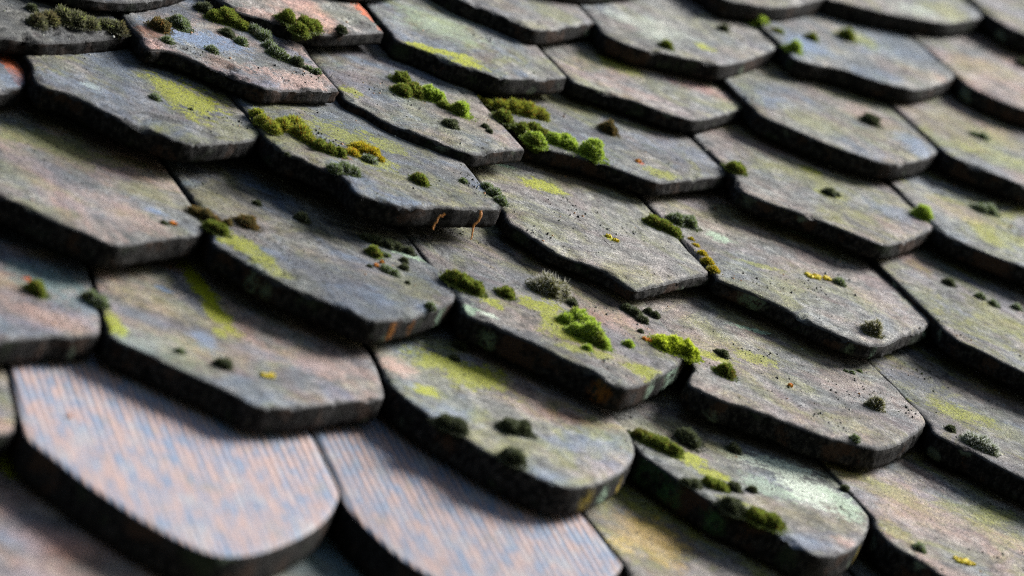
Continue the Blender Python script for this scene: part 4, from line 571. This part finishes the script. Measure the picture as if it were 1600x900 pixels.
    c = t.mix(t.math('MULTIPLY', sp, t.math('MULTIPLY', par['rough'], 0.75)), c, (0.030, 0.029, 0.028))
    pl = t.step(t.math('ADD', fine, t.math('MULTIPLY', t.math('SUBTRACT', big3, 0.5), 0.6)), 0.46, 0.26)
    c = t.mix(t.math('MULTIPLY', pl, t.math('MULTIPLY', par['pale'], 0.7)), c, (0.42, 0.40, 0.35))
    vor = t.n('ShaderNodeTexVoronoi', feature='F1')
    t.put(vor.inputs['Vector'], t.vmath('ADD', P, t.vmath('MULTIPLY', t.n('ShaderNodeTexCoord').outputs['Normal'], (0.0, 0.0, 0.0))))
    vor.inputs['Scale'].default_value = 120
    vor.inputs['Randomness'].default_value = 1.0
    dots = t.math('MULTIPLY', t.step(t.math('ADD', vor.outputs['Distance'], t.math('MULTIPLY', fine, 0.25)), 0.31, 0.20),
                  t.step(t.n('ShaderNodeSeparateColor').outputs[0], 0.5, 0.6) if False else t.step(mid, 0.47, 0.55))
    c = t.mix(t.math('MULTIPLY', dots, 0.8 if not ribbed else 0.1), c, (0.022, 0.022, 0.020))
    lo, hi = (0.80, 1.18) if ribbed else (0.34, 1.55)
    c = t.mix(t.step(t.math('ADD', t.math('MULTIPLY', grain, 0.6), t.math('MULTIPLY', fine, 0.4)), 0.39, 0.61), t.mix(1.0, c, (lo, lo, lo), 'MULTIPLY'), t.mix(1.0, c, (hi, hi, hi), 'MULTIPLY'))

    # black weathered crust on arris and edge faces; face colour darkened further as shade
    w1 = t.math('ADD', rim, t.math('MULTIPLY', t.math('SUBTRACT', wob, 0.5), 1.0))
    w1 = t.math('ADD', w1, t.math('MULTIPLY', t.math('SUBTRACT', wob2, 0.5), 0.7))
    c = t.mix(t.math('MULTIPLY', t.step(w1, 0.50, 0.85), 0.30 if ribbed else 0.85), c, (0.040, 0.041, 0.043))
    upz = t.vmath('MULTIPLY', P, (1.0, 1.0, 0.75))
    sn = t.noise(upz, 300, 6, 0.75)
    sb = t.noise(P, 34, 4, 0.6)
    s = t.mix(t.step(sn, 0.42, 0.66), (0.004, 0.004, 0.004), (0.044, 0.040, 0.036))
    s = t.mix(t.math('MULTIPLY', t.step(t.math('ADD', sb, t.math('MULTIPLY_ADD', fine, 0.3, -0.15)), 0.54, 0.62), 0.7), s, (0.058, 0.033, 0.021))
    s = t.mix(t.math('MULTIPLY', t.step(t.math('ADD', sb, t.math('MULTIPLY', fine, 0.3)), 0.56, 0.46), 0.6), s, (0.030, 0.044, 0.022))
    lich = t.n('ShaderNodeTexVoronoi', feature='F1')
    t.put(lich.inputs['Vector'], P)
    lich.inputs['Scale'].default_value = 34
    spots = t.math('MULTIPLY', t.step(t.math('ADD', lich.outputs['Distance'], t.math('MULTIPLY', wob2, 0.35)), 0.42, 0.32), t.step(big2, 0.48, 0.56))
    s = t.mix(t.math('MULTIPLY', spots, 0.8), s, (0.135, 0.170, 0.120))
    for f, col in side_patches:
        s = t.mix(f, s, col)
    gm = t.n('ShaderNodeGamma')
    t.put(gm.inputs[0], c)
    gm.inputs[1].default_value = 1.15 if ribbed else 1.50
    c = t.mix(1.0, gm.outputs[0], (1.35, 1.35, 1.35) if ribbed else (2.15, 2.15, 2.15), 'MULTIPLY')
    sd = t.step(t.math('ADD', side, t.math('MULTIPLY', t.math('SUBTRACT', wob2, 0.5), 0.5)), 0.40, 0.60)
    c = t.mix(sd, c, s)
    v = t.n('ShaderNodeCombineXYZ')
    for i in range(3):
        t.put(v.inputs[i], par['val'])
    c = t.mix(1.0, c, v.outputs[0], 'MULTIPLY')
    t.put(bs.inputs['Base Color'], c)
    t.put(bs.inputs['Roughness'], t.math('ADD', t.step(mid, 0.3, 0.7, 0.55, 0.78), t.math('MULTIPLY', sd, 0.15)))
    t.put(bs.inputs['Specular IOR Level'], t.math('MULTIPLY_ADD', sd, -0.14, 0.22))

    h = t.math('MULTIPLY', mid, 0.55)
    h = t.math('ADD', h, t.math('MULTIPLY', fine, 0.62))
    h = t.math('ADD', h, t.math('MULTIPLY', grain, 0.34))
    h = t.math('SUBTRACT', h, t.math('MULTIPLY', sp, 0.35))
    h = t.math('SUBTRACT', h, t.math('MULTIPLY', dots, 0.5))
    hs = t.math('MULTIPLY', sn, t.math('MULTIPLY', sd, 1.3))
    h = t.math('ADD', t.math('MULTIPLY', h, t.math('MULTIPLY_ADD', par['rough'], 0.8, 0.25)), hs)
    if ribbed:
        h = t.math('ADD', t.math('MULTIPLY', h, 0.30), t.math('MULTIPLY', t.math('MULTIPLY', ribs, t.math('SUBTRACT', 1.0, sd)), 0.22))
        h = t.math('ADD', h, t.math('MULTIPLY', thin, 0.2))
    bp = t.n('ShaderNodeBump')
    bp.inputs['Strength'].default_value = 1.0
    bp.inputs['Distance'].default_value = 0.0024
    t.put(bp.inputs['Height'], h)
    t.put(bs.inputs['Normal'], bp.outputs[0])
    return m


def plain(name, col, rough=0.8, vary=0.4, scale=8.0):
    m = bpy.data.materials.new(name)
    m.use_nodes = True
    t = Tree(m.node_tree)
    bs = m.node_tree.nodes['Principled BSDF']
    p = t.n('ShaderNodeTexCoord').outputs['Object']
    f = t.noise(p, scale, 6, 0.65)
    t.put(bs.inputs['Base Color'], t.mix(f, tuple(x * (1 - vary) for x in col), tuple(x * (1 + vary) for x in col)))
    bs.inputs['Roughness'].default_value = rough
    return m


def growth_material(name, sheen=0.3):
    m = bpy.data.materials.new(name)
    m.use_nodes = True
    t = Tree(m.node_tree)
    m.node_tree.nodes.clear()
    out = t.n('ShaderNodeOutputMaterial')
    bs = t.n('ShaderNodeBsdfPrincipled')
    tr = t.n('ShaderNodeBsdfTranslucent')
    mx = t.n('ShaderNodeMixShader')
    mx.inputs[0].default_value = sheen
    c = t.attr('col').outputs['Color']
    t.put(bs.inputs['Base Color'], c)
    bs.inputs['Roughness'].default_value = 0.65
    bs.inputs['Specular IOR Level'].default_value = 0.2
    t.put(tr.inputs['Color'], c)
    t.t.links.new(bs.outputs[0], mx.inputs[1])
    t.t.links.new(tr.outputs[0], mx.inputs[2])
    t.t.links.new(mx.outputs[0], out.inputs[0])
    return m


# ------------------------------------------------------------------ roof tiles
def smooth_path(pts, n=2):
    for _ in range(n):
        q = [pts[0]]
        for p0, p1 in zip(pts, pts[1:]):
            q.append((p0[0] * .75 + p1[0] * .25, p0[1] * .75 + p1[1] * .25))
            q.append((p0[0] * .25 + p1[0] * .75, p0[1] * .25 + p1[1] * .75))
        q.append(pts[-1])
        pts = q
    return pts


def resample(pts, d):
    acc = [0.0]
    for p0, p1 in zip(pts, pts[1:]):
        acc.append(acc[-1] + math.dist(p0, p1))
    n = max(3, int(acc[-1] / d))
    res, j = [], 0
    for i in range(n + 1):
        s = acc[-1] * i / n
        while j < len(acc) - 2 and acc[j + 1] < s:
            j += 1
        f = (s - acc[j]) / max(acc[j + 1] - acc[j], 1e-9)
        res.append((pts[j][0] + (pts[j + 1][0] - pts[j][0]) * f, pts[j][1] + (pts[j + 1][1] - pts[j][1]) * f))
    return res


def fbm(x, y, z, s):
    return noise.fractal(Vector((x * s, y * s, z * s)), 0.8, 2.0, 4)


TOP_RINGS = [0, .003, .007, .012, .018, .026, .035, .045, .056, .068, .082, .098, .116, .136, .16, .19, .225, .265, .31, .37, .45, .6, 9.0]


def tile_mesh(name, front, th, seed, chip, rough, ribbed):
    g = (0.0015 if ribbed else 0.0045) * W
    xl, xr = min(p[0] for p in front), max(p[0] for p in front)
    back = 1.95 * 0.85 * W
    fr = resample(smooth_path(front), 0.017 * W)
    loop = list(fr)
    x1, y1 = loop[-1]
    nf = len(fr)
    loop += [p for p in resample([(x1, y1), (xr, y1 + 0.22 * W), (xr, back)], 0.10 * W)[1:]]
    x0, y0 = loop[0]
    loop += [p for p in resample([(xr, back), (xl, back), (x0, y0)], 0.10 * W)[1:-1]]
    n = len(loop)
    xm = (xl + xr) / 2
    ymin = min(p[1] for p in loop)
    ya, yb = ymin + 0.42 * W, back - 0.42 * W
    # outward directions and the small wobble of a hand-made edge
    area = sum(loop[i - 1][0] * loop[i][1] - loop[i][0] * loop[i - 1][1] for i in range(n))
    sg = 1 if area > 0 else -1
    B = []
    for i in range(n):
        (ax, ay), (bx, by) = loop[i - 1], loop[(i + 1) % n]
        tx, ty = bx - ax, by - ay
        ln = math.hypot(tx, ty) or 1
        nx, ny = sg * ty / ln, -sg * tx / ln
        x, y = loop[i]
        amp = (0.0018 if not ribbed else 0.0006) * W * (0.5 + rough)
        o = amp * fbm(x + seed, y, 0, 300) + 0.7 * amp * fbm(x + seed, y, 3, 110) - g
        bite = max(0.0, fbm(x + seed, y, 9, 75) - 0.42) * chip * 0.02 * W if 2 < i < nf - 2 else 0.0
        B.append((x + nx * (o - bite), y + ny * (o - bite), nx, ny))
    verts, rim, side = [], [], []
    bev = (0.010 if not ribbed else 0.007) * W * (0.6 + 0.8 * rough)

    def ztop(x, y, d):
        dw = d / W
        z = 0.0035 * W * fbm(x + seed, y, 1, 14) + 0.0022 * W * (0.4 + rough) * fbm(x + seed, y, 2, 70)
        if ribbed:
            z *= 0.4
        z -= bev * math.exp(-(dw / 0.008) ** 1.0) if d > 0 else bev * 1.1
        k3 = fbm(x + seed, y, 30, 60) + 0.45 * fbm(x + seed, y, 31, 190) - 0.42 - dw * 13
        if k3 > 0 and not ribbed:
            z -= min(1.0, k3 * 9) * 0.013 * W * (0.4 + rough)
        if chip > 0:
            k = fbm(x + seed, y, 5, 26) + 0.35 * fbm(x + seed, y, 6, 95) - dw * 5.5 + chip * 0.25
            z -= min(1.0, max(0.0, k * 22)) * (0.004 + 0.006 * chip) * W
            k2 = fbm(x + seed, y, 15, 17) + 0.3 * fbm(x + seed, y, 16, 110) - 0.42 + 0.18 * chip - dw * 0.6
            z -= min(1.0, max(0.0, k2 * 26)) * 0.005 * W * chip
        return z

    rings = []
    prof = [(1.0, 0.000), (0.84, 0.001), (0.68, 0.002), (0.52, 0.002), (0.36, 0.002), (0.18, 0.001)]          # lower edge rings, bottom first
    zb = -th
    for f, o in prof:
        ids = []
        for x, y, nx, ny in B:
            z = -bev + (zb + bev) * f
            jig = 0.005 * W * rough * fbm(x + seed, y, z, 130) + 0.005 * W * rough * fbm(x, y + seed, z, 300)
            if ribbed:
                jig *= 0.4
            jig = min(jig, 0.004 * W)
            ids.append(len(verts))
            verts.append((x + nx * (o * W + jig) - (nx * 0.012 * W if f == 1.0 else 0), y + ny * (o * W + jig) - (ny * 0.012 * W if f == 1.0 else 0), z))
            rim.append(1.0)
            side.append(1.0)
        rings.append(ids)
    for dr in TOP_RINGS:
        ids = []
        for x, y, nx, ny in B:
            cx, cy = xm, min(max(y, ya), yb)
            dist = math.hypot(cx - x, cy - y)
            d = min(dr * W, dist)
            px, py = x + (cx - x) / dist * d, y + (cy - y) / dist * d
            ids.append(len(verts))
            verts.append((px, py, ztop(px, py, d)))
            rim.append(math.exp(-dr / 0.022))
            side.append(0.62 if dr == 0 else 0.0)
        rings.append(ids)
    faces = []
    faces.append(list(reversed(rings[0])) if sg > 0 else list(rings[0]))
    for r0, r1 in zip(rings, rings[1:]):
        for i in range(n):
            j = (i + 1) % n
            q = (r0[i], r0[j], r1[j], r1[i])
            faces.append(q if sg > 0 else q[::-1])
    me = bpy.data.meshes.new(name)
    me.from_pydata(verts, [], faces)
    for nm, vals in (('rim', rim), ('side', side)):
        at = me.attributes.new(nm, 'FLOAT', 'POINT')
        at.data.foreach_set('value', vals)
    me.polygons.foreach_set('use_smooth', [True] * len(me.polygons))
    me.polygons[0].use_smooth = False
    me.update()
    return me


roof = bpy.data.objects.new('roof', None)
COL.objects.link(roof)
roof.matrix_world = ROOF_MATRIX
roof['label'] = 'steep old roof of overlapping round-ended clay tiles, weathered and mossy'
roof['category'] = 'roof'
roof.empty_display_size = 0.2

PLAIN_CLAY = clay('weathered_clay')
rnd = random.Random(11)
tiles = []
tile_to_roof = []


def set_par(o, par, seed):
    for k, v in par.items():
        if k != 'chip':
            o[k] = float(v)
    o['seed'] = [seed * 0.731 % 5.0, seed * 0.417 % 5.0, 0.0]


for i, (origin, roll, th, rib, label, par, front, patches) in enumerate(TILES):
    seed = 3.7 * (i + 1)
    me = tile_mesh('roof_tile', front, th * 0.97, seed, par['chip'], par['rough'], rib)
    mat = clay('ribbed_clay' if rib else 'tile_clay', patches, rib)
    me.materials.append(mat)
    o = bpy.data.objects.new('roof_tile', me)
    COL.objects.link(o)
    o.parent = roof
    ax = Vector((math.cos(roll), 0, -math.sin(roll)))
    an = ax.cross(Vector((0, 1, -math.tan(TILT)))).normalized()
    ay = an.cross(ax)
    mtx = Matrix.Translation(origin) @ Matrix((ax, ay, an)).transposed().to_4x4()
    o.matrix_local = mtx
    set_par(o, par, seed)
    if label:
        o['label'] = label
    tiles.append(o)
    tile_to_roof.append(mtx)
for k, (i, dx, dy, dz) in enumerate(MORE_TILES):
    o = tiles[i].copy()
    COL.objects.link(o)
    o.parent = roof
    o.matrix_local = Matrix.Translation((dx, dy, dz)) @ tile_to_roof[i]
    if 'label' in o:
        del o['label']
    o.material_slots[0].link = 'OBJECT'
    o.material_slots[0].material = PLAIN_CLAY
    set_par(o, dict(pink=rnd.uniform(.2, .8), blue=rnd.uniform(.2, .7), olive=rnd.uniform(.2, .7), dark=rnd.uniform(.2, .4), pale=.3, rough=rnd.uniform(.4, .9), val=1.0), 200 + 1.3 * k)


def box(bm, x0, x1, y0, y1, z0, z1):
    vs = [bm.verts.new((x, y, z)) for z in (z0, z1) for y in (y0, y1) for x in (x0, x1)]
    for f in ((0, 2, 3, 1), (4, 5, 7, 6), (0, 1, 5, 4), (2, 6, 7, 3), (0, 4, 6, 2), (1, 3, 7, 5)):
        bm.faces.new([vs[k] for k in f])


def link_mesh(name, bm, mat, parent=None):
    me = bpy.data.meshes.new(name)
    bm.to_mesh(me)
    bm.free()
    me.materials.append(mat)
    o = bpy.data.objects.new(name, me)
    COL.objects.link(o)
    if parent:
        o.parent = parent
    return o


WOOD = plain('old_roof_timber', (0.05, 0.04, 0.03), 0.85, 0.4, 30)
bm = bmesh.new()
zd = -0.40 * W
box(bm, -4.2 * W, 8.2 * W, -9.9 * W, 3.9 * W, zd - 0.024, zd)
link_mesh('roof_boarding', bm, WOOD, roof)

# ------------------------------------------------------------------ moss
PALETTE = {   # base, body, tip, share of odd blades, odd colour
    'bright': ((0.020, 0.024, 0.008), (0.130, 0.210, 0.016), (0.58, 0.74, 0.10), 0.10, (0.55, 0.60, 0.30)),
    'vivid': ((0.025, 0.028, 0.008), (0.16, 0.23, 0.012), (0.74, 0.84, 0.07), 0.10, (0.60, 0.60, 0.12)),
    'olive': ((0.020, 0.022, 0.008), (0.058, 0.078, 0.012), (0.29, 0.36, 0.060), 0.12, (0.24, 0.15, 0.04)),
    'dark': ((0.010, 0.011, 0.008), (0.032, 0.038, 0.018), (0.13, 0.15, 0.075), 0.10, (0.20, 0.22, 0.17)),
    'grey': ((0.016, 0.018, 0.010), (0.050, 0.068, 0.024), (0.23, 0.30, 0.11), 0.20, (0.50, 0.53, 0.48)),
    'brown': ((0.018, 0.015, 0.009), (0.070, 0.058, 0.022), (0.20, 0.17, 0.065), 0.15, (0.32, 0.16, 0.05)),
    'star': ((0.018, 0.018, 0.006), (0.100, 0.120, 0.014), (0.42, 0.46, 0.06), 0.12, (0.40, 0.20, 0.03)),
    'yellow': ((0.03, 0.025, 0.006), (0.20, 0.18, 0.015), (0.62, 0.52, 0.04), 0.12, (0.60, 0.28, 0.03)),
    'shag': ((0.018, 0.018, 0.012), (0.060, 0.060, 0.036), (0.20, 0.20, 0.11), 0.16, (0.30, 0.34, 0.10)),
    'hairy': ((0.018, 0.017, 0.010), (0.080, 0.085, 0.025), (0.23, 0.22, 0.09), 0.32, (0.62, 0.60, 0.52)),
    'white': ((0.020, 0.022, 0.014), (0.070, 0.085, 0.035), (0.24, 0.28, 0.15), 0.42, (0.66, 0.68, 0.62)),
}
HEIGHT = {'bright': .62, 'vivid': .55, 'olive': .55, 'dark': .55, 'grey': .48, 'brown': .55, 'star': .45, 'yellow': .40, 'shag': .55, 'hairy': .70, 'white': .55}
MOSS_MAT = growth_material('moss_leaves', 0.42)
LICHEN_MAT = growth_material('lichen_crust', 0.0)


def lerp(a, b, f):
    return tuple(x + (y - x) * f for x, y in zip(a, b))


def moss_mesh(kind, lobes, seed):
    r = random.Random(seed)
    base, body, tip, odd, oddc = PALETTE[kind]
    V, F, C = [], [], []
    cx = sum(l[0] for l in lobes) / len(lobes)
    cy = sum(l[1] for l in lobes) / len(lobes)
    for (lx, ly, rad) in lobes:
        lx -= cx
        ly -= cy
        rad *= 1.14
        sx = rad * r.uniform(0.92, 1.08)
        sy = rad * r.uniform(1.0, 1.35)
        hz = rad * 2 * HEIGHT[kind] * 0.98 * r.uniform(0.8, 1.15)
        ls = r.uniform(0, 50)

        def shape(dx, dy, dz):
            return 0.80 + 0.26 * noise.noise(Vector((dx * 1.6 + ls, dy * 1.6, dz * 1.6))) + 0.13 * noise.noise(Vector((dx * 4 + ls, dy * 4, dz * 4)))
        # the dense heart of the cushion
        nu, nv = 12, 7
        off = len(V)
        for j in range(nv + 1):
            ph = -0.35 * math.pi + (0.85 * math.pi) * j / nv
            for k in range(nu):
                th = 2 * math.pi * k / nu
                dx, dy, dz = math.cos(th) * math.cos(ph), math.sin(th) * math.cos(ph), math.sin(ph)
                bump = shape(dx, dy, dz)
                V.append((lx + sx * dx * bump, ly + sy * dy * bump, hz * dz * bump))
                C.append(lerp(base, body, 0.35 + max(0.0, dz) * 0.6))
        for j in range(nv):
            for k in range(nu):
                k2 = (k + 1) % nu
                F.append((off + j * nu + k, off + j * nu + k2, off + (j + 1) * nu + k2, off + (j + 1) * nu + k))
        # leaves
        px = rad / W * 360
        cnt = int(min(3000, 120 + px * px * 8.5))
        if kind in ('star', 'yellow', 'shag'):
            cnt = int(cnt * 0.7)
        for _ in range(cnt):
            th = r.uniform(0, 2 * math.pi)
            dz = r.uniform(-0.25, 1.0)
            q = math.sqrt(max(0.0, 1 - dz * dz))
            dx, dy = math.cos(th) * q, math.sin(th) * q
            bump = shape(dx, dy, dz)
            s = r.uniform(0.80, 1.0) * bump
            p = Vector((lx + sx * dx * s, ly + sy * dy * s, hz * dz * s))
            nrm = Vector((dx / sx, dy / sy, dz / hz)).normalized()
            loose = {'star': 0.95, 'yellow': 0.95, 'shag': 1.1, 'hairy': 0.6, 'white': 0.6, 'grey': 0.36}.get(kind, 0.26)
            dirv = (nrm + Vector((r.gauss(0, loose), r.gauss(0, loose), r.gauss(0, loose) + 0.15))).normalized()
            ln = W * r.uniform(0.009, 0.017) * {'star': 1.6, 'yellow': 1.5, 'shag': 1.7, 'hairy': 1.2, 'white': 1.25}.get(kind, 1.0)
            ln = min(ln, rad * 0.65)
            wd = W * r.uniform(0.0013, 0.0023)
            isodd = r.random() < odd
            if isodd and kind in ('grey', 'hairy', 'white', 'bright', 'vivid', 'dark'):
                wd *= 0.45
                ln *= 1.35
            sidev = dirv.orthogonal().normalized()
            sidev = Matrix.Rotation(r.uniform(0, 6.28), 3, dirv) @ sidev
            clump = 0.5 + 0.5 * noise.noise(Vector((p.x * 140 + seed, p.y * 140, p.z * 140)))
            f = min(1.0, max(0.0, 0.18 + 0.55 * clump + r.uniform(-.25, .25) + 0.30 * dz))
            brown = noise.noise(Vector((p.x * 75 + seed, p.y * 75, 3.0)))
            ct = oddc if isodd else lerp(body, tip, f)
            if brown > 0.26 and kind not in ('dark', 'yellow'):
                ct = lerp(ct, (0.13, 0.085, 0.03), min(0.5, (brown - 0.26) * 2.5))
            if isodd and kind in ('hairy', 'white') and r.random() < 0.4:
                ln *= 1.4
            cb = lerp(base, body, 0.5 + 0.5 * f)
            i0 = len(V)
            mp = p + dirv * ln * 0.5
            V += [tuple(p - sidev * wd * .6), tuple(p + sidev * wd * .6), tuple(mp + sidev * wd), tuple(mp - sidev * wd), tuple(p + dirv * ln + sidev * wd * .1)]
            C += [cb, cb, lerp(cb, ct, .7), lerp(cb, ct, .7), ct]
            F += [(i0, i0 + 1, i0 + 2, i0 + 3), (i0 + 3, i0 + 2, i0 + 4)]
        # stray shoots and crumbs round the foot
        for _ in range(int(cnt * 0.16)):
            th = r.uniform(0, 6.283)
            k_ = 1.0 + abs(r.gauss(0, 0.22))
            p = Vector((lx + sx * math.cos(th) * k_, ly + sy * math.sin(th) * k_, 0.0004))
            dirv = Vector((r.gauss(0, .8), r.gauss(0, .8), r.uniform(0.2, 1.0))).normalized()
            ln = min(W * r.uniform(0.005, 0.012), rad * 0.5)
            wd = W * r.uniform(0.0015, 0.003)
            sidev = dirv.orthogonal().normalized()
            cb = lerp(base, body, r.random())
            ct = lerp(body, tip, r.random() * 0.6)
            i0 = len(V)
            mp = p + dirv * ln * 0.5
            V += [tuple(p - sidev * wd * .6), tuple(p + sidev * wd * .6), tuple(mp + sidev * wd), tuple(mp - sidev * wd), tuple(p + dirv * ln)]
            C += [cb, cb, ct, ct, ct]
            F += [(i0, i0 + 1, i0 + 2, i0 + 3), (i0 + 3, i0 + 2, i0 + 4)]
    me = bpy.data.meshes.new('moss_cushion')
    me.from_pydata(V, [], F)
    at = me.color_attributes.new('col', 'FLOAT_COLOR', 'POINT')
    flat = []
    for c in C:
        flat += [c[0], c[1], c[2], 1.0]
    at.data.foreach_set('color', flat)
    me.polygons.foreach_set('use_smooth', [True] * len(me.polygons))
    me.materials.append(MOSS_MAT)
    return me, cx, cy


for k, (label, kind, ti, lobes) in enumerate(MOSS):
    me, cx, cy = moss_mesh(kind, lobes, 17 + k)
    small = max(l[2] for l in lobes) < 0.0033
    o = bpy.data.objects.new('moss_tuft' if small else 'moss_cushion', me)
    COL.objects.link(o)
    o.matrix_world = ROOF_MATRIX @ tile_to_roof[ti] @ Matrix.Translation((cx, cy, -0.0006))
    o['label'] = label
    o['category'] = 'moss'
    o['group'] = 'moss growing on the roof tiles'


def lichen_mesh(kind, lobes, seed):
    r = random.Random(seed)
    colr = {'yellow': ((0.60, 0.46, 0.02), (0.80, 0.66, 0.05)), 'orange': ((0.60, 0.20, 0.02), (0.80, 0.34, 0.04))}[kind]
    V, F, C = [], [], []
    cx = sum(l[0] for l in lobes) / len(lobes)
    cy = sum(l[1] for l in lobes) / len(lobes)
    for (lx, ly, rad) in lobes:
        for _ in range(26):          # overlapping little scales
            a_, d_ = r.uniform(0, 6.28), rad * math.sqrt(r.random())
            x, y = lx - cx + math.cos(a_) * d_, ly - cy + math.sin(a_) * d_ * 1.1
            s = rad * r.uniform(0.18, 0.42)
            z = r.uniform(0.0004, 0.0012)
            c0 = lerp(*colr, r.random())
            i0 = len(V)
            V.append((x, y, z + 0.0006))
            C.append(lerp(c0, (0.2, 0.12, 0.02), 0.25))
            n = 7
            for j in range(n):
                t_ = 6.283 * j / n
                q = s * r.uniform(0.7, 1.2)
                V.append((x + math.cos(t_) * q, y + math.sin(t_) * q, z + r.uniform(-.0003, .0005)))
                C.append(c0)
            F += [(i0, i0 + 1 + j, i0 + 1 + (j + 1) % n) for j in range(n)]
            for j in range(n):
                V.append((V[i0 + 1 + j][0], V[i0 + 1 + j][1], -0.0015))
                C.append(lerp(c0, (0.1, 0.06, 0.01), 0.6))
            for j in range(n):
                j2 = (j + 1) % n
                F.append((i0 + 1 + j, i0 + 1 + n + j, i0 + 1 + n + j2, i0 + 1 + j2))
    me = bpy.data.meshes.new('lichen_crust')
    me.from_pydata(V, [], F)
    at = me.color_attributes.new('col', 'FLOAT_COLOR', 'POINT')
    flat = []
    for c in C:
        flat += [c[0], c[1], c[2], 1.0]
    at.data.foreach_set('color', flat)
    me.materials.append(LICHEN_MAT)
    return me, cx, cy


for k, (label, kind, ti, lobes) in enumerate(LICHEN):
    me, cx, cy = lichen_mesh(kind, lobes, 900 + k)
    o = bpy.data.objects.new('lichen_crust', me)
    COL.objects.link(o)
    o.matrix_world = ROOF_MATRIX @ tile_to_roof[ti] @ Matrix.Translation((cx, cy, 0.0002))
    o['label'] = label
    o['category'] = 'lichen'
    o['group'] = 'lichen crusts on the roof tiles'

# ------------------------------------------------------------------ crumbs of dead moss, soil and grit lying on the tiles
CRUMB_MAT = growth_material('grit_and_crumbs', 0.0)
r2 = random.Random(77)
V, F, C = [], [], []
for ti, (origin, roll, th, rib, label, par, front, patches) in enumerate(TILES):
    x0, x1 = min(p[0] for p in front), max(p[0] for p in front)
    y0 = min(p[1] for p in front)
    n_crumbs = 8 if rib else int(120 + 200 * par['rough'])
    centres = [(r2.uniform(x0, x1), r2.uniform(y0 * 0.8, 0.9 * W)) for _ in range(9)]
    for _ in range(n_crumbs):
        if r2.random() < 0.6:
            c0 = r2.choice(centres)
            px, py = c0[0] + r2.gauss(0, .05 * W), c0[1] + r2.gauss(0, .05 * W)
        else:
            px, py = r2.uniform(x0, x1), r2.uniform(y0, 0.9 * W)
        # keep to the face of the tile
        f = min(front, key=lambda q: abs(q[0] - px))
        if not (x0 + 0.03 * W < px < x1 - 0.03 * W) or py < f[1] + 0.04 * W:
            continue
        s = W * min(0.009, 0.0022 + abs(r2.gauss(0, 0.0023)))
        q = r2.random()
        colr = (0.022, 0.022, 0.018) if q < 0.62 else (0.06, 0.075, 0.025) if q < 0.8 else (0.25, 0.25, 0.21) if q < 0.93 else (0.30, 0.13, 0.03)
        i0 = len(V)
        M4 = tile_to_roof[ti]
        for dx, dy, dz in ((1, 0, .1), (0, 1, .1), (-1, 0, .1), (0, -1, .1), (0.1, 0.1, 1.0), (0, 0, -.6)):
            k_ = r2.uniform(0.6, 1.3) * s
            V.append(tuple(M4 @ Vector((px + dx * k_, py + dy * k_ * 1.3, dz * k_ * 0.8))))
            C.append(colr)
        F += [(i0, i0 + 1, i0 + 4), (i0 + 1, i0 + 2, i0 + 4), (i0 + 2, i0 + 3, i0 + 4), (i0 + 3, i0, i0 + 4),
              (i0 + 1, i0, i0 + 5), (i0 + 2, i0 + 1, i0 + 5), (i0 + 3, i0 + 2, i0 + 5), (i0, i0 + 3, i0 + 5)]
me = bpy.data.meshes.new('debris')
me.from_pydata(V, [], F)
at = me.color_attributes.new('col', 'FLOAT_COLOR', 'POINT')
flat = []
for c in C:
    flat += [c[0], c[1], c[2], 1.0]
at.data.foreach_set('color', flat)
me.materials.append(CRUMB_MAT)
o = bpy.data.objects.new('debris', me)
COL.objects.link(o)
o.matrix_world = ROOF_MATRIX
o['kind'] = 'stuff'
o['label'] = 'dark grit and crumbs of dead moss scattered over the tiles'
o['category'] = 'debris'

# ------------------------------------------------------------------ dry strands hanging under one tile
STRAND_MAT = plain('dry_moss_stem', (0.62, 0.25, 0.06), 0.7, 0.4, 300)
STRAND_LABELS = ['short orange dry strand hanging left from the tile end', 'longer orange dry strand hanging right from the tile end', None]
for k, pts in enumerate(STRANDS[:2]):
    path = [Vector(p) for p in pts]
    for _ in range(2):
        q = [path[0]]
        for p0, p1 in zip(path, path[1:]):
            q += [p0.lerp(p1, .25), p0.lerp(p1, .75)]
        path = q + [path[-1]]
    bm = bmesh.new()
    rings = []
    org = path[0].copy()
    for i, p in enumerate(path):
        tn = (path[min(i + 1, len(path) - 1)] - path[max(i - 1, 0)]).normalized()
        s1 = tn.orthogonal().normalized()
        s2 = tn.cross(s1)
        rr = W * (0.0052 + 0.0030 * noise.noise(p * 900)) * (1 - 0.45 * i / len(path))
        p = p + Vector((noise.noise(p * 500), noise.noise(p * 500 + Vector((5, 5, 5))), 0)) * 0.0007
        rings.append([bm.verts.new(p - org + (s1 * math.cos(a) + s2 * math.sin(a)) * rr) for a in (j * 6.2832 / 6 for j in range(6))])
    for r0, r1 in zip(rings, rings[1:]):
        for j in range(6):
            bm.faces.new((r0[j], r0[(j + 1) % 6], r1[(j + 1) % 6], r1[j]))
    bm.faces.new(rings[0][::-1])
    bm.faces.new(rings[-1])
    o = link_mesh('dry_strand', bm, STRAND_MAT)
    o.matrix_world = ROOF_MATRIX @ Matrix.Translation(org)
    o['label'] = STRAND_LABELS[k]
    o['category'] = 'dry stem'
    o['group'] = 'orange dry strands under the tile end'

# ------------------------------------------------------------------ ground
bm = bmesh.new()
vs = [bm.verts.new(p) for p in ((-400, -400, 0), (400, -400, 0), (400, 400, 0), (-400, 400, 0))]
bm.faces.new(vs)
g = link_mesh('ground', bm, plain('ground_soil', (0.05, 0.055, 0.035), 0.95, 0.4, 2.0))
g['kind'] = 'structure'
